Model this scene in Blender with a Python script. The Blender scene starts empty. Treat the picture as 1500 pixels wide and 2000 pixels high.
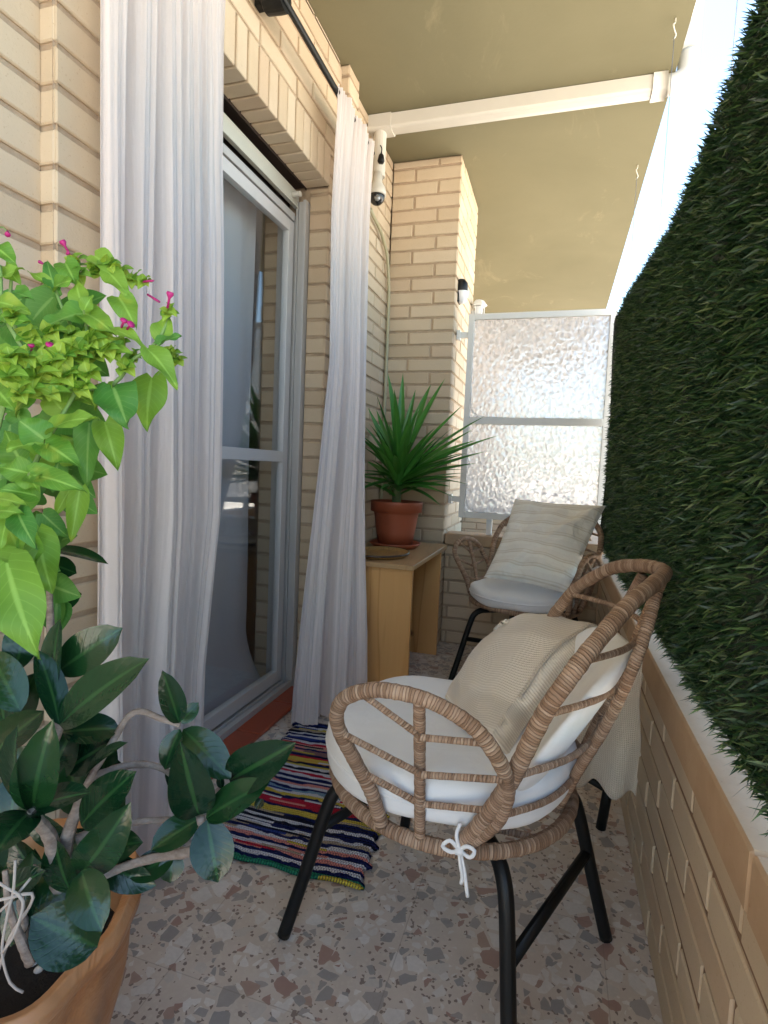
import bpy, math, random
import numpy as np
from mathutils import Vector, Matrix
R = math.radians
random.seed(7); RN = np.random.default_rng(7)
S = bpy.context.scene
COL = S.collection

# ------------------------------------------------------------------ camera
HC, YAW, PIT, ROLL, FPX = .972, .2954, -.0784, .0422, 1100.8
def _rot(y, p, r):
    cy, sy = math.cos(y), math.sin(y)
    fw = np.array([-sy*math.cos(p), cy*math.cos(p), math.sin(p)])
    rt = np.array([cy, sy, 0.]); up = np.cross(rt, fw)
    r2 = rt*math.cos(r)+up*math.sin(r)
    return r2, np.cross(r2, fw), fw
CR, CU, CF = _rot(YAW, PIT, ROLL)
CO = np.array([0, 0, HC])
cam = bpy.data.cameras.new("camera"); camo = bpy.data.objects.new("camera", cam); COL.objects.link(camo)
m = Matrix.Identity(4)
for i in range(3):
    m[i][0] = CR[i]; m[i][1] = CU[i]; m[i][2] = -CF[i]; m[i][3] = CO[i]
camo.matrix_world = m
cam.sensor_fit = 'VERTICAL'; cam.sensor_height = 24; cam.lens = 24*FPX/2000
cam.clip_start = .02; cam.clip_end = 2000
S.camera = camo

# ------------------------------------------------------------------ light
SUN_EL, SUN_AZ = R(62), R(255)          # behind the building: the balcony is in open shade
W = bpy.data.worlds.new("World"); S.world = W; W.use_nodes = True
wn = W.node_tree.nodes; wl = W.node_tree.links
sky = wn.new('ShaderNodeTexSky'); sky.sky_type = 'NISHITA'; sky.sun_disc = False
sky.sun_elevation = SUN_EL; sky.sun_rotation = SUN_AZ; sky.air_density = 1.0; sky.dust_density = 1.6; sky.ozone_density = .8
tint = wn.new('ShaderNodeMix'); tint.data_type = 'RGBA'; tint.blend_type = 'MULTIPLY'; tint.inputs[0].default_value = 1
wl.new(sky.outputs[0], tint.inputs[6]); tint.inputs[7].default_value = (.95, .99, .93, 1)
wl.new(tint.outputs[2], wn['Background'].inputs[0]); wn['Background'].inputs[1].default_value = .085
sl = bpy.data.lights.new("sun", 'SUN'); sl.energy = 5.0; sl.angle = R(.5); sl.color = (1, .95, .87)
so = bpy.data.objects.new("sun", sl); COL.objects.link(so)
sd = Vector((math.sin(SUN_AZ)*math.cos(SUN_EL), math.cos(SUN_AZ)*math.cos(SUN_EL), math.sin(SUN_EL)))
so.rotation_euler = sd.to_track_quat('Z', 'Y').to_euler()
S.view_settings.view_transform = 'Standard'; S.view_settings.look = 'None'; S.view_settings.gamma = 1
S.view_settings.exposure = 3.3
S.cycles.max_bounces = 10; S.cycles.transparent_max_bounces = 12; S.cycles.diffuse_bounces = 6
S.cycles.sample_clamp_indirect = 8

# ------------------------------------------------------------------ helpers
def P(u, v, d):
    """world point seen at picture position (u,v) standing d metres ahead of the camera"""
    return CO + ((u-750)/FPX*CR - (v-1000)/FPX*CU + CF)*d
def ON(u, v, ax, val):
    d = P(u, v, 1)-CO; i = 'xyz'.index(ax); return CO+d*((val-CO[i])/d[i])
V = lambda *a: np.array(a, float)
def nrm(a): return a/(np.linalg.norm(a)+1e-12)

def tag(o, label=None, cat=None, group=None, kind=None):
    if label: o['label'] = label
    if cat: o['category'] = cat
    if group: o['group'] = group
    if kind: o['kind'] = kind
    return o
def empty(name, loc=(0, 0, 0), rz=0):
    o = bpy.data.objects.new(name, None); COL.objects.link(o); o.location = loc; o.rotation_euler = (0, 0, rz)
    o.empty_display_size = .1
    return o

class MB:
    def __init__(s): s.v = []; s.f = []; s.m = []; s.uv = []
    def add(s, vs, fs, mi=0, uvs=None):
        b = len(s.v); s.v.extend([tuple(map(float, p)) for p in vs])
        for k, f in enumerate(fs):
            s.f.append(tuple(b+i for i in f)); s.m.append(mi)
            s.uv.append([uvs[i] for i in f] if uvs is not None else [(0, 0)]*len(f))
    def box(s, a, b, mi=0, bev=0):
        x0, y0, z0 = [min(p, q) for p, q in zip(a, b)]; x1, y1, z1 = [max(p, q) for p, q in zip(a, b)]
        if bev <= 0:
            vs = [(x0,y0,z0),(x1,y0,z0),(x1,y1,z0),(x0,y1,z0),(x0,y0,z1),(x1,y0,z1),(x1,y1,z1),(x0,y1,z1)]
            s.add(vs, [(0,3,2,1),(4,5,6,7),(0,1,5,4),(1,2,6,5),(2,3,7,6),(3,0,4,7)], mi); return
        c = bev; vs = []
        for z, k in ((z0, 1), (z0+c, 0), (z1-c, 0), (z1, 1)):
            q = c if k else 0
            for (xx, sx, yy, sy, w) in ((x0,1,y0,1,0),(x1,-1,y0,1,1),(x1,-1,y1,-1,2),(x0,1,y1,-1,3)):
                e = c+q*0
                A = (xx+sx*c, yy+sy*q, z); B = (xx+sx*q, yy+sy*c, z)
                if k: A = B = (xx+sx*c, yy+sy*c, z)
                vs += ([B, A] if w in (0, 2) else [A, B])
        fs = [tuple(range(24, 32)), tuple(reversed(range(0, 8)))]
        for r in range(3):
            for i in range(8):
                j = (i+1) % 8; fs.append((r*8+i, r*8+j, (r+1)*8+j, (r+1)*8+i))
        s.add(vs, fs, mi)
    def tube(s, pts, r, seg=10, closed=False, mi=0, ripple=0, step=None, cap=True, ru=1.0):
        pts = [np.array(p, float) for p in pts]
        pts = smooth_path(pts, closed, step) if step else pts
        n = len(pts)
        rr = r if hasattr(r, '__len__') else None
        up = None; L = 0; ring0 = len(s.v); rings = []
        for i in range(n):
            if closed: t = pts[(i+1) % n]-pts[i-1]
            else: t = pts[min(i+1, n-1)]-pts[max(i-1, 0)]
            t = nrm(t)
            if up is None:
                up = V(0, 0, 1) if abs(t[2]) < .9 else V(1, 0, 0)
            up = nrm(up-t*(up@t)); sd_ = np.cross(t, up)
            if i: L += np.linalg.norm(pts[i]-pts[i-1])
            q = (np.interp(i/(n-1), np.linspace(0, 1, len(rr)), rr) if rr is not None else r)
            q = q*(1+(random.uniform(-ripple, ripple) if ripple else 0))
            rings.append((pts[i], up.copy(), sd_, q, L))
        vs = []; uv = []
        if closed: rings.append((rings[0][0], rings[0][1], rings[0][2], rings[0][3], L+np.linalg.norm(pts[0]-pts[-1])))
        for (c, a, b, q, l) in rings:
            for k in range(seg+1):
                an = 2*math.pi*k/seg
                vs.append(c+(a*math.cos(an)+b*math.sin(an))*q); uv.append((l*ru, k/seg))
        fs = []
        for i in range(len(rings)-1):
            for k in range(seg):
                a = i*(seg+1)+k; fs.append((a, a+seg+1, a+seg+2, a+1))
        if not closed and cap:
            fs.append(tuple(range(seg))); e = (len(rings)-1)*(seg+1); fs.append(tuple(reversed(range(e, e+seg))))
        s.add(vs, fs, mi, uv)
    def grid(s, f, nu, nv, mi=0, uvf=None):
        vs = []; uv = []
        for j in range(nv+1):
            for i in range(nu+1):
                u, v = i/nu, j/nv; vs.append(f(u, v)); uv.append((u, v) if uvf is None else uvf(u, v))
        fs = [(j*(nu+1)+i, j*(nu+1)+i+1, (j+1)*(nu+1)+i+1, (j+1)*(nu+1)+i) for j in range(nv) for i in range(nu)]
        s.add(vs, fs, mi, uv)
    def lathe(s, prof, c, seg=40, mi=0, axis='z', uvs=1.0):
        vs = []; uv = []
        for j, (r, z) in enumerate(prof):
            for k in range(seg+1):
                an = 2*math.pi*k/seg
                p = (r*math.cos(an), r*math.sin(an), z)
                if axis == 'x': p = (p[2], p[0], p[1])
                if axis == 'y': p = (p[0], p[2], p[1])
                vs.append((c[0]+p[0], c[1]+p[1], c[2]+p[2])); uv.append((k/seg, j/len(prof)))
        fs = [(j*(seg+1)+k, j*(seg+1)+k+1, (j+1)*(seg+1)+k+1, (j+1)*(seg+1)+k) for j in range(len(prof)-1) for k in range(seg)]
        s.add(vs, fs, mi, uv)
    def build(s, name, mats, parent=None, smooth=False, bevel=0, angle=None):
        me = bpy.data.meshes.new(name); me.from_pydata(s.v, [], s.f)
        if not isinstance(mats, (list, tuple)): mats = [mats]
        for q in mats: me.materials.append(q)
        me.polygons.foreach_set('material_index', np.array(s.m, np.int32))
        uvl = me.uv_layers.new(name='UVMap')
        flat = np.array([c for f in s.uv for p in f for c in p], np.float32); uvl.data.foreach_set('uv', flat)
        me.polygons.foreach_set('use_smooth', np.full(len(s.f), bool(smooth)))
        me.update()
        o = bpy.data.objects.new(name, me); COL.objects.link(o); o.parent = parent
        if bevel:
            b = o.modifiers.new('b', 'BEVEL'); b.width = bevel; b.segments = 2; b.limit_method = 'ANGLE'
        return o

def smooth_path(pts, closed=False, step=.01):
    n = len(pts); out = []
    def cr(p0, p1, p2, p3, t):
        return .5*((2*p1)+(-p0+p2)*t+(2*p0-5*p1+4*p2-p3)*t*t+(-p0+3*p1-3*p2+p3)*t**3)
    for i in range(n if closed else n-1):
        p1, p2 = pts[i], pts[(i+1) % n]
        p0 = pts[i-1] if (closed or i) else p1-(p2-p1)
        p3 = pts[(i+2) % n] if (closed or i+2 < n) else p2+(p2-p1)
        k = max(1, int(np.linalg.norm(p2-p1)/step))
        for j in range(k): out.append(cr(p0, p1, p2, p3, j/k))
    if not closed: out.append(pts[-1])
    return out

# ------------------------------------------------------------------ materials
class NT:
    def __init__(s, name, col=(.5, .5, .5), rough=.6, spec=.5, metal=0):
        s.m = bpy.data.materials.new(name); s.m.use_nodes = True; s.t = s.m.node_tree
        s.b = s.t.nodes['Principled BSDF']; s.out = s.t.nodes['Material Output']
        s.b.inputs['Base Color'].default_value = (*col, 1); s.b.inputs['Roughness'].default_value = rough
        s.b.inputs['Metallic'].default_value = metal; s.b.inputs['Specular IOR Level'].default_value = spec
    def n(s, t, **k):
        q = s.t.nodes.new(t)
        for a, b in k.items():
            if a.startswith('i_'):
                key = a[2:]; key = int(key) if key.isdigit() else key.replace('_', ' ')
                sk = q.inputs[key]
                if hasattr(b, 'is_output'): s.t.links.new(b, sk)
                else: sk.default_value = b
            else: setattr(q, a, b)
        return q
    def l(s, a, b): s.t.links.new(a, b)
    def noise(s, vec, scale, detail=4, rough=.55, dist=0):
        return s.n('ShaderNodeTexNoise', i_Vector=vec, i_Scale=scale, i_Detail=detail, i_Roughness=rough, i_Distortion=dist).outputs['Fac']
    def ramp(s, fac, stops, interp='LINEAR'):
        q = s.n('ShaderNodeValToRGB', i_Fac=fac); e = q.color_ramp; e.interpolation = interp
        while len(e.elements) < len(stops): e.elements.new(.5)
        for el, (p, c) in zip(e.elements, stops):
            el.position = p; el.color = (*c, 1) if len(c) == 3 else c
        return q.outputs['Color']
    def mix(s, fac, a, b, mode='MIX'):
        q = s.n('ShaderNodeMix', data_type='RGBA', blend_type=mode)
        for k, x in ((0, fac), (6, a), (7, b)):
            if hasattr(x, 'is_output'): s.l(x, q.inputs[k])
            else: q.inputs[k].default_value = x if not isinstance(x, tuple) else ((*x, 1) if len(x) == 3 else x)
        return q.outputs[2]
    def math(s, op, a, b=0.0, c=None):
        q = s.n('ShaderNodeMath', operation=op)
        for k, x in ((0, a), (1, b), (2, c)):
            if x is None: continue
            if hasattr(x, 'is_output'): s.l(x, q.inputs[k])
            else: q.inputs[k].default_value = x
        return q.outputs[0]
    def mapv(s, vec, sc=(1, 1, 1), loc=(0, 0, 0), rot=(0, 0, 0)):
        return s.n('ShaderNodeMapping', i_Vector=vec, i_Scale=sc, i_Location=loc, i_Rotation=rot).outputs[0]
    def obj(s): return s.n('ShaderNodeTexCoord').outputs['Object']
    def uv(s): return s.n('ShaderNodeTexCoord').outputs['UV']
    def island(s): return s.n('ShaderNodeNewGeometry').outputs['Random Per Island']
    def col(s, c): s.l(c, s.b.inputs['Base Color'])
    def rough(s, c): s.l(c, s.b.inputs['Roughness'])
    def bump(s, h, strength=.3, dist=.01):
        q = s.n('ShaderNodeBump', i_Strength=strength, i_Distance=dist, i_Height=h); s.l(q.outputs[0], s.b.inputs['Normal']); return q.outputs[0]
    def translucent(s, col, fac):
        t = s.n('ShaderNodeBsdfTranslucent')
        if hasattr(col, 'is_output'): s.l(col, t.inputs[0])
        else: t.inputs[0].default_value = (*col, 1)
        mx = s.n('ShaderNodeMixShader'); mx.inputs[0].default_value = fac
        s.l(s.b.outputs[0], mx.inputs[1]); s.l(t.outputs[0], mx.inputs[2]); s.l(mx.outputs[0], s.out.inputs[0]); return mx

def mat_brick():
    t = NT('brick', rough=.75, spec=.25); o = t.obj(); r = t.island()
    base = t.ramp(r, [(0, (.52, .40, .275)), (.35, (.58, .465, .33)), (.7, (.62, .51, .375)), (1, (.56, .42, .295))])
    n1 = t.noise(o, 9, 5); c = t.mix(t.math('MULTIPLY', n1, .5), base, (.44, .32, .20))
    n2 = t.noise(o, 190, 3, .7)
    c = t.mix(t.ramp(n2, [(.62, (0, 0, 0)), (.72, (.5, .5, .5))]), c, (.34, .22, .13)); t.col(c)
    t.bump(t.math('ADD', t.noise(o, 60, 6, .7), t.math('MULTIPLY', n2, .5)), .35, .003); return t.m
def mat_mortar():
    t = NT('mortar', rough=.95, spec=.1); o = t.obj()
    t.col(t.ramp(t.noise(o, 25, 6, .7), [(.3, (.37, .27, .185)), (.7, (.48, .37, .26))])); t.bump(t.noise(o, 160, 5, .8), .7, .004); return t.m
def mat_ceiling():
    t = NT('ceiling_paint', rough=.9, spec=.1); o = t.obj()
    c = t.ramp(t.noise(o, 1.1, 5, .6, .4), [(.3, (.185, .165, .098)), (.7, (.218, .194, .118))])
    c = t.mix(t.ramp(t.noise(t.mapv(o, (1, .6, 1)), 2.7, 7, .7, 1.2), [(.60, (0, 0, 0)), (.72, (.55, .55, .55))]), c, (.31, .27, .165)); t.col(c)
    t.bump(t.noise(o, 60, 5, .6), .12, .003); return t.m
def mat_terrazzo():
    t = NT('terrazzo', rough=.38, spec=.45); o = t.obj()
    w = t.n('ShaderNodeTexNoise', i_Vector=o, i_Scale=30., i_Detail=2.).outputs['Color']
    vec = t.n('ShaderNodeMix', data_type='VECTOR'); t.l(o, vec.inputs[4]); t.l(w, vec.inputs[5]); vec.inputs[0].default_value = .012
    vec = vec.outputs[1]
    mtx = t.ramp(t.noise(o, 6, 6, .7), [(.3, (.56, .475, .405)), (.7, (.64, .55, .475))])
    fine = t.n('ShaderNodeTexVoronoi', i_Vector=o, i_Scale=170.)
    sep = t.n('ShaderNodeSeparateColor', i_Color=fine.outputs['Color'])
    mtx = t.mix(t.math('GREATER_THAN', sep.outputs[0], .91), mtx, (.25, .19, .16))
    mtx = t.mix(t.math('GREATER_THAN', sep.outputs[1], .85), mtx, (.62, .54, .46))
    pal = [(0, (.40, .36, .335)), (.14, (.76, .71, .66)), (.28, (.35, .325, .31)), (.38, (.41, .25, .205)), (.46, (.78, .73, .68)), (.60, (.62, .56, .50)), (.70, (.34, .32, .31)), (.79, (.43, .29, .235)), (.87, (.72, .67, .62))]
    c = mtx
    for sc, th, lo in ((50, .09, .40), (28, .075, .10)):
        ve = t.n('ShaderNodeTexVoronoi', feature='DISTANCE_TO_EDGE', i_Vector=vec, i_Scale=float(sc))
        vc = t.n('ShaderNodeTexVoronoi', i_Vector=vec, i_Scale=float(sc))
        sp = t.n('ShaderNodeSeparateColor', i_Color=vc.outputs['Color'])
        thr = t.math('ADD', t.math('MULTIPLY', sp.outputs[2], .20), th)
        mk = t.math('MULTIPLY', t.math('GREATER_THAN', ve.outputs['Distance'], thr), t.math('GREATER_THAN', sp.outputs[1], lo))
        chip = t.ramp(sp.outputs[0], pal, 'CONSTANT')
        chip = t.mix(t.math('MULTIPLY', t.noise(o, 120, 3), .3), chip, (.2, .16, .14), 'MIX')
        c = t.mix(mk, c, chip)
    sx = t.n('ShaderNodeSeparateXYZ', i_0=o)
    jl = [t.math('LESS_THAN', t.math('ABSOLUTE', t.math('SUBTRACT', t.math('FRACT', t.math('MULTIPLY_ADD', q, 2.5, k)), .5)), .0028) for q, k in ((sx.outputs[0], .12), (sx.outputs[1], .37))]
    c = t.mix(t.math('MULTIPLY', t.math('MAXIMUM', jl[0], jl[1]), .35), c, (.24, .19, .15))
    dirt = t.ramp(t.noise(o, 3.2, 6, .7), [(.35, (1, 1, 1)), (.75, (.80, .77, .74))]); c = t.mix(1.0, c, dirt, 'MULTIPLY')
    t.col(c); t.rough(t.ramp(t.noise(o, 7, 6, .7), [(.3, (.3, .3, .3)), (.7, (.5, .5, .5))])); return t.m
def mat_wood(name, axis, c1, c2, c3, scale=1.0, rough=.45, knots=True):
    t = NT(name, rough=rough, spec=.4); o = t.obj()
    sc = [5.5*scale]*3; sc[axis] = .55*scale
    v = t.mapv(o, tuple(sc))
    n = t.noise(v, 1.4, 2, .5, .6)
    ring = t.math('FRACT', t.math('MULTIPLY', n, 9.0))
    r = t.ramp(ring, [(0, c2), (.12, c1), (.75, c1), (.93, c3), (1, c2)])
    sc2 = [160*scale]*3; sc2[axis] = 5*scale
    f = t.noise(t.mapv(o, tuple(sc2)), 1, 4, .7)
    c = t.mix(t.math('MULTIPLY', f, .75), r, c3)
    if knots:
        kv = t.n('ShaderNodeTexVoronoi', i_Vector=t.mapv(o, (3.2, 3.2, 3.2)), i_Scale=1.3)
        c = t.mix(t.ramp(kv.outputs['Distance'], [(.04, (.9, .9, .9)), (.10, (0, 0, 0))]), c, (.16, .06, .02))
    t.col(c); t.bump(f, .1, .002); return t.m
def mat_stone():
    t = NT('cap_stone', rough=.7, spec=.3); o = t.obj()
    c = t.ramp(t.noise(o, 8, 7, .7), [(.3, (.39, .25, .145)), (.7, (.48, .325, .20))])
    c = t.mix(t.ramp(t.noise(o, 90, 3, .7), [(.64, (0, 0, 0)), (.7, (.7, .7, .7))]), c, (.36, .20, .11)); t.col(c); t.bump(t.noise(o, 120, 5), .15, .002); return t.m
def mat_curtain(name='curtain_cloth', base=(.85, .77, .735), tr=.38):
    t = NT(name, rough=.9, spec=.1); u = t.uv()
    s1 = t.noise(t.mapv(u, (42, 1.0, 1)), 1, 2, .5)
    s2 = t.noise(t.mapv(u, (420, 160, 1)), 1, 2, .6)
    s3 = t.noise(t.mapv(u, (120, 900, 1)), 1, 2, .6)
    c = t.ramp(s1, [(.35, tuple(b*.90 for b in base)), (.55, base), (.64, tuple(min(1, b*1.13) for b in base))])
    c = t.mix(t.math('MULTIPLY', t.math('ADD', s2, s3), .18), c, tuple(b*.75 for b in base)); t.col(c)
    s4 = t.noise(t.mapv(u, (34, 9, 1)), 1, 4, .6, 1.0)
    t.bump(t.math('ADD', t.math('MULTIPLY', t.math('ADD', s2, s3), .18), t.math('ADD', t.math('MULTIPLY', s1, .5), s4)), .75, .005); t.translucent(c, tr); return t.m
def mat_cloth(name, col, scale=500, bs=.25, wr=0):
    t = NT(name, rough=.9, spec=.1); o = t.obj(); n = t.noise(o, scale, 2)
    t.col(t.mix(t.math('MULTIPLY', n, .25), col, tuple(c*.8 for c in col)))
    h = n
    if wr: h = t.math('ADD', t.math('MULTIPLY', t.noise(o, 9, 3, .5, 1.2), wr), t.math('MULTIPLY', n, .04))
    t.bump(h, bs, .004 if not wr else .02); t.b.inputs['Sheen Weight'].default_value = .15; return t.m
def mat_rattan():
    t = NT('rattan', rough=.6, spec=.3); u = t.uv()
    sw = t.n('ShaderNodeSeparateXYZ', i_0=u)
    n = t.noise(t.mapv(u, (60, 1.5, 1)), 1, 2)
    x = t.math('ADD', t.math('MULTIPLY', sw.outputs[0], 210.0), t.math('ADD', t.math('MULTIPLY', sw.outputs[1], 1.0), t.math('MULTIPLY', n, 2.2)))
    fr = t.math('FRACT', x)
    strand = t.n('ShaderNodeTexWhiteNoise', noise_dimensions='1D', i_W=t.math('FLOOR', x)).outputs[0]
    c = t.ramp(strand, [(0, (.29, .17, .10)), (.5, (.44, .28, .18)), (1, (.60, .42, .29))])
    gap = t.ramp(fr, [(0, (1, 1, 1)), (.12, (0, 0, 0)), (.9, (0, 0, 0)), (1, (1, 1, 1))])
    c = t.mix(gap, c, (.09, .045, .025))
    c = t.mix(t.math('MULTIPLY', t.noise(t.mapv(u, (900, 3, 1)), 1, 3, .7), .5), c, (.12, .065, .04)); t.col(c)
    h = t.ramp(fr, [(0, (0, 0, 0)), (.25, (.85, .85, .85)), (.5, (1, 1, 1)), (.8, (.85, .85, .85)), (1, (0, 0, 0))]); t.bump(h, .8, .0018); return t.m
def mat_leaf(name, c1, c2, vein, rough, tr, bumpk=.4, spec=.5, spots=None, back=None, veink=.26):
    t = NT(name, rough=rough, spec=spec); u = t.uv(); sp = t.n('ShaderNodeSeparateXYZ', i_0=u); r = t.island()
    c = t.mix(r, c1, c2)
    c = t.mix(t.math('MULTIPLY', t.noise(t.obj(), 40, 3), .4), c, tuple(x*.6 for x in c1))
    ax = t.math('ABSOLUTE', t.math('SUBTRACT', sp.outputs[0], .5))
    mid = t.ramp(ax, [(0, (1, 1, 1)), (.03, (.8, .8, .8)), (.06, (0, 0, 0))])
    w = t.math('ABSOLUTE', t.math('SUBTRACT', t.math('FRACT', t.math('SUBTRACT', t.math('MULTIPLY', sp.outputs[1], 9.), t.math('MULTIPLY', ax, 5.))), .5))
    side = t.ramp(w, [(0, (1, 1, 1)), (.09, (0, 0, 0))])
    c = t.mix(t.math('MULTIPLY', side, veink), c, vein); c = t.mix(t.math('MULTIPLY', mid, .75), c, vein)
    if spots:
        c = t.mix(t.math('MULTIPLY', t.ramp(t.noise(t.obj(), 16, 3, .6), [(.60, (0, 0, 0)), (.72, (1, 1, 1))]), .55), c, spots)
    if back:
        c = t.mix(t.n('ShaderNodeNewGeometry').outputs['Backfacing'], c, back)
    t.col(c); t.bump(t.math('SUBTRACT', t.noise(t.obj(), 60, 2), t.math('MULTIPLY', side, .07)), bumpk, .0015)
    if tr: t.translucent(t.mix(.5, c, tuple(min(1, x*1.6) for x in c2)), tr)
    return t.m

BRICK, MORTAR, CEIL, TERR, STONE = mat_brick(), mat_mortar(), mat_ceiling(), mat_terrazzo(), mat_stone()
PINE = mat_wood('pine_board', 2, (.70, .38, .14), (.46, .20, .06), (.62, .31, .10), .8, .4)
PINETOP = mat_wood('pine_top', 1, (.47, .29, .14), (.38, .21, .09), (.42, .25, .11), .8, .35)
PANEL = mat_wood('wood_panel', 1, (.46, .27, .11), (.20, .085, .03), (.37, .20, .075), .62, .4)
CURT = mat_curtain(); WHITE = mat_cloth('white_canvas', (.80, .78, .76), 500, .2, 1.0)
RATTAN = mat_rattan()
def flat(name, col, rough=.5, metal=0, spec=.5, nz=0, bs=.15):
    t = NT(name, col, rough, spec, metal); o = t.obj()
    n = t.noise(o, 14, 5, .65)
    t.col(t.mix(t.math('MULTIPLY', n, .35), col, tuple(c*.72 for c in col)))
    t.bump(t.noise(o, 220, 4), bs, .001); return t.m
BLACK = flat('black_metal', (.005, .005, .005), .5, spec=.35)
ALU = flat('aluminium', (.62, .605, .59), .38, .15)
ALUD = flat('grey_track', (.50, .485, .47), .45, .1)
PAINTW = flat('white_enamel', (.74, .72, .68), .4)
PLAST = flat('white_plastic', (.60, .56, .49), .4)
SHUT = flat('shutter_slat', (.55, .54, .46), .45)
DARK = flat('dark_cavity', (.035, .018, .012), .8)
DOME = NT('black_dome', (.01, .01, .012), .06).m
CONDUIT = flat('conduit_pvc', (.42, .38, .24), .5)
TERRA = flat('terracotta_plastic', (.31, .075, .032), .5)
TERRA2 = flat('terracotta_saucer', (.38, .09, .035), .45)
TILE = flat('red_clay_tile', (.34, .07, .032), .42)
SOIL = NT('soil', (.02, .014, .01), .95); SOIL.bump(SOIL.noise(SOIL.obj(), 60, 6, .8), 1, .02); SOIL = SOIL.m
WIRE = flat('steel_wire', (.35, .36, .38), .4, .6)
GLASS = None
def mat_pane():
    t = NT('clear_glass'); tr = t.n('ShaderNodeBsdfTransparent'); tr.inputs[0].default_value = (.965, .975, .975, 1)
    g = t.n('ShaderNodeBsdfGlossy'); g.inputs['Roughness'].default_value = .01
    lw = t.n('ShaderNodeLayerWeight', i_Blend=.5).outputs['Facing']; f = t.n('ShaderNodeMath', operation='MULTIPLY_ADD', i_0=t.math('POWER', lw, 4.0), i_1=.5, i_2=.055); mx = t.n('ShaderNodeMixShader')
    t.l(f.outputs[0], mx.inputs[0]); t.l(tr.outputs[0], mx.inputs[1]); t.l(g.outputs[0], mx.inputs[2]); t.l(mx.outputs[0], t.out.inputs[0]); return t.m
def mat_hammered():
    t = NT('hammered_glass', (.9, .9, .92), .18); o = t.obj()
    w = t.n('ShaderNodeTexNoise', i_Vector=o, i_Scale=22., i_Detail=1.).outputs['Color']
    vec = t.n('ShaderNodeMix', data_type='VECTOR'); t.l(o, vec.inputs[4]); t.l(w, vec.inputs[5]); vec.inputs[0].default_value = .02
    v = t.n('ShaderNodeTexVoronoi', feature='SMOOTH_F1', i_Vector=t.mapv(vec.outputs[1], (1, 1, .8)), i_Scale=44., i_Smoothness=.4)
    b = t.n('ShaderNodeBump', i_Strength=1.0, i_Distance=.010, i_Height=t.math('MULTIPLY', v.outputs['Distance'], -1.0))
    g = t.n('ShaderNodeBsdfRefraction', i_IOR=1.45, i_Roughness=.16); g.inputs[0].default_value = (.84, .83, .83, 1)
    tl = t.n('ShaderNodeBsdfTranslucent'); tl.inputs[0].default_value = (.72, .70, .70, 1)
    gl = t.n('ShaderNodeBsdfGlossy', i_Roughness=.15)
    for q in (g, tl, gl): t.l(b.outputs[0], q.inputs['Normal'])
    m1 = t.n('ShaderNodeMixShader'); m1.inputs[0].default_value = .5; t.l(g.outputs[0], m1.inputs[1]); t.l(tl.outputs[0], m1.inputs[2])
    m2 = t.n('ShaderNodeMixShader'); m2.inputs[0].default_value = .06; t.l(m1.outputs[0], m2.inputs[1]); t.l(gl.outputs[0], m2.inputs[2])
    t.l(m2.outputs[0], t.out.inputs[0]); return t.m
PANE, HAMMER = mat_pane(), mat_hammered()

# ------------------------------------------------------------------ brickwork
CH, BL, J = .0715, .255, .0125        # course height, brick pitch, joint
def brick_face(mb, org, ud, nd, w, z0, z1, half=0.0, dep=.0065, pitch=BL, course=CH, joint=J, phase=0):
    """bricks laid on the plane through org, running along ud, facing nd; the mortar lies dep behind"""
    org, ud, nd = np.array(org, float), np.array(ud, float), np.array(nd, float); up = V(0, 0, 1)
    def q(u, z, d): return org+ud*u+up*(z-org[2])+nd*d
    b = [q(0, z0, -dep), q(w, z0, -dep), q(w, z1, -dep), q(0, z1, -dep)]
    mb.add(b, [(0, 1, 2, 3)], 1)
    r = 0; k = int(round(z0/course)) if phase == 0 else phase
    z = z0
    while z < z1-.012:
        zt = min(z+course, z1); off = (half if k % 2 else half+pitch/2) % pitch
        u = -off if off > 1e-6 else 0
        while u < w-1e-6:
            a, c = max(u, 0)+joint/2, min(u+pitch, w)-joint/2
            if u <= 0: a = 0.002
            if u+pitch >= w-1e-6: c = w-.002
            if c-a > .014:
                lo, hi = z+joint/2, zt-joint/2; jt = random.uniform(-.0015, .0012); e = .0028
                jz = random.uniform(-.0012, .0012); lo += jz; hi += jz
                vs = [q(a, lo, -dep-.004), q(c, lo, -dep-.004), q(c, hi, -dep-.004), q(a, hi, -dep-.004),
                      q(a, lo, -e+jt), q(c, lo, -e+jt), q(c, hi, -e+jt), q(a, hi, -e+jt),
                      q(a+e, lo+e, jt), q(c-e, lo+e, jt), q(c-e, hi-e, jt), q(a+e, hi-e, jt)]
                fs = [(8, 9, 10, 11)]
                for i in range(4):
                    j = (i+1) % 4; fs += [(i, j, 4+j, 4+i), (4+i, 4+j, 8+j, 8+i)]
                mb.add(vs, fs, 0)
            u += pitch
        z += course; k += 1
BM = [BRICK, MORTAR]
MORTB = flat('brown_mortar', (.24, .14, .08), .95)
WX, PX = -.955, -.92                 # wall plane, pilaster face
ZC = 2.62                            # ceiling
Y0, Y1 = .985, 2.20                  # door opening
ZL = 2.10                            # lintel underside
house = empty('house_wall', (WX, 1.5, 0)); hl = house
def part(mb, name, mats, parent, label=None, **k):
    o = mb.build(name, mats, None, **k)
    if parent is not None:
        o.parent = parent; o.matrix_parent_inverse = parent_inv(parent)
    if label: o['label'] = label
    return o
def parent_inv(p):
    mt = Matrix.LocRotScale(p.location, p.rotation_euler, None)
    if p.parent: mt = Matrix.LocRotScale(p.parent.location, p.parent.rotation_euler, None) @ p.matrix_parent_inverse @ mt if False else mt
    return mt.inverted()
mb = MB()
brick_face(mb, (WX, -1.6, 0), (0, 1, 0), (1, 0, 0), 1.6+.857, 0, ZC, .217)
brick_face(mb, (WX, Y0, 2.25), (0, 1, 0), (1, 0, 0), 1.30, 2.25, ZC, .12)      # above the lintel
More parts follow.
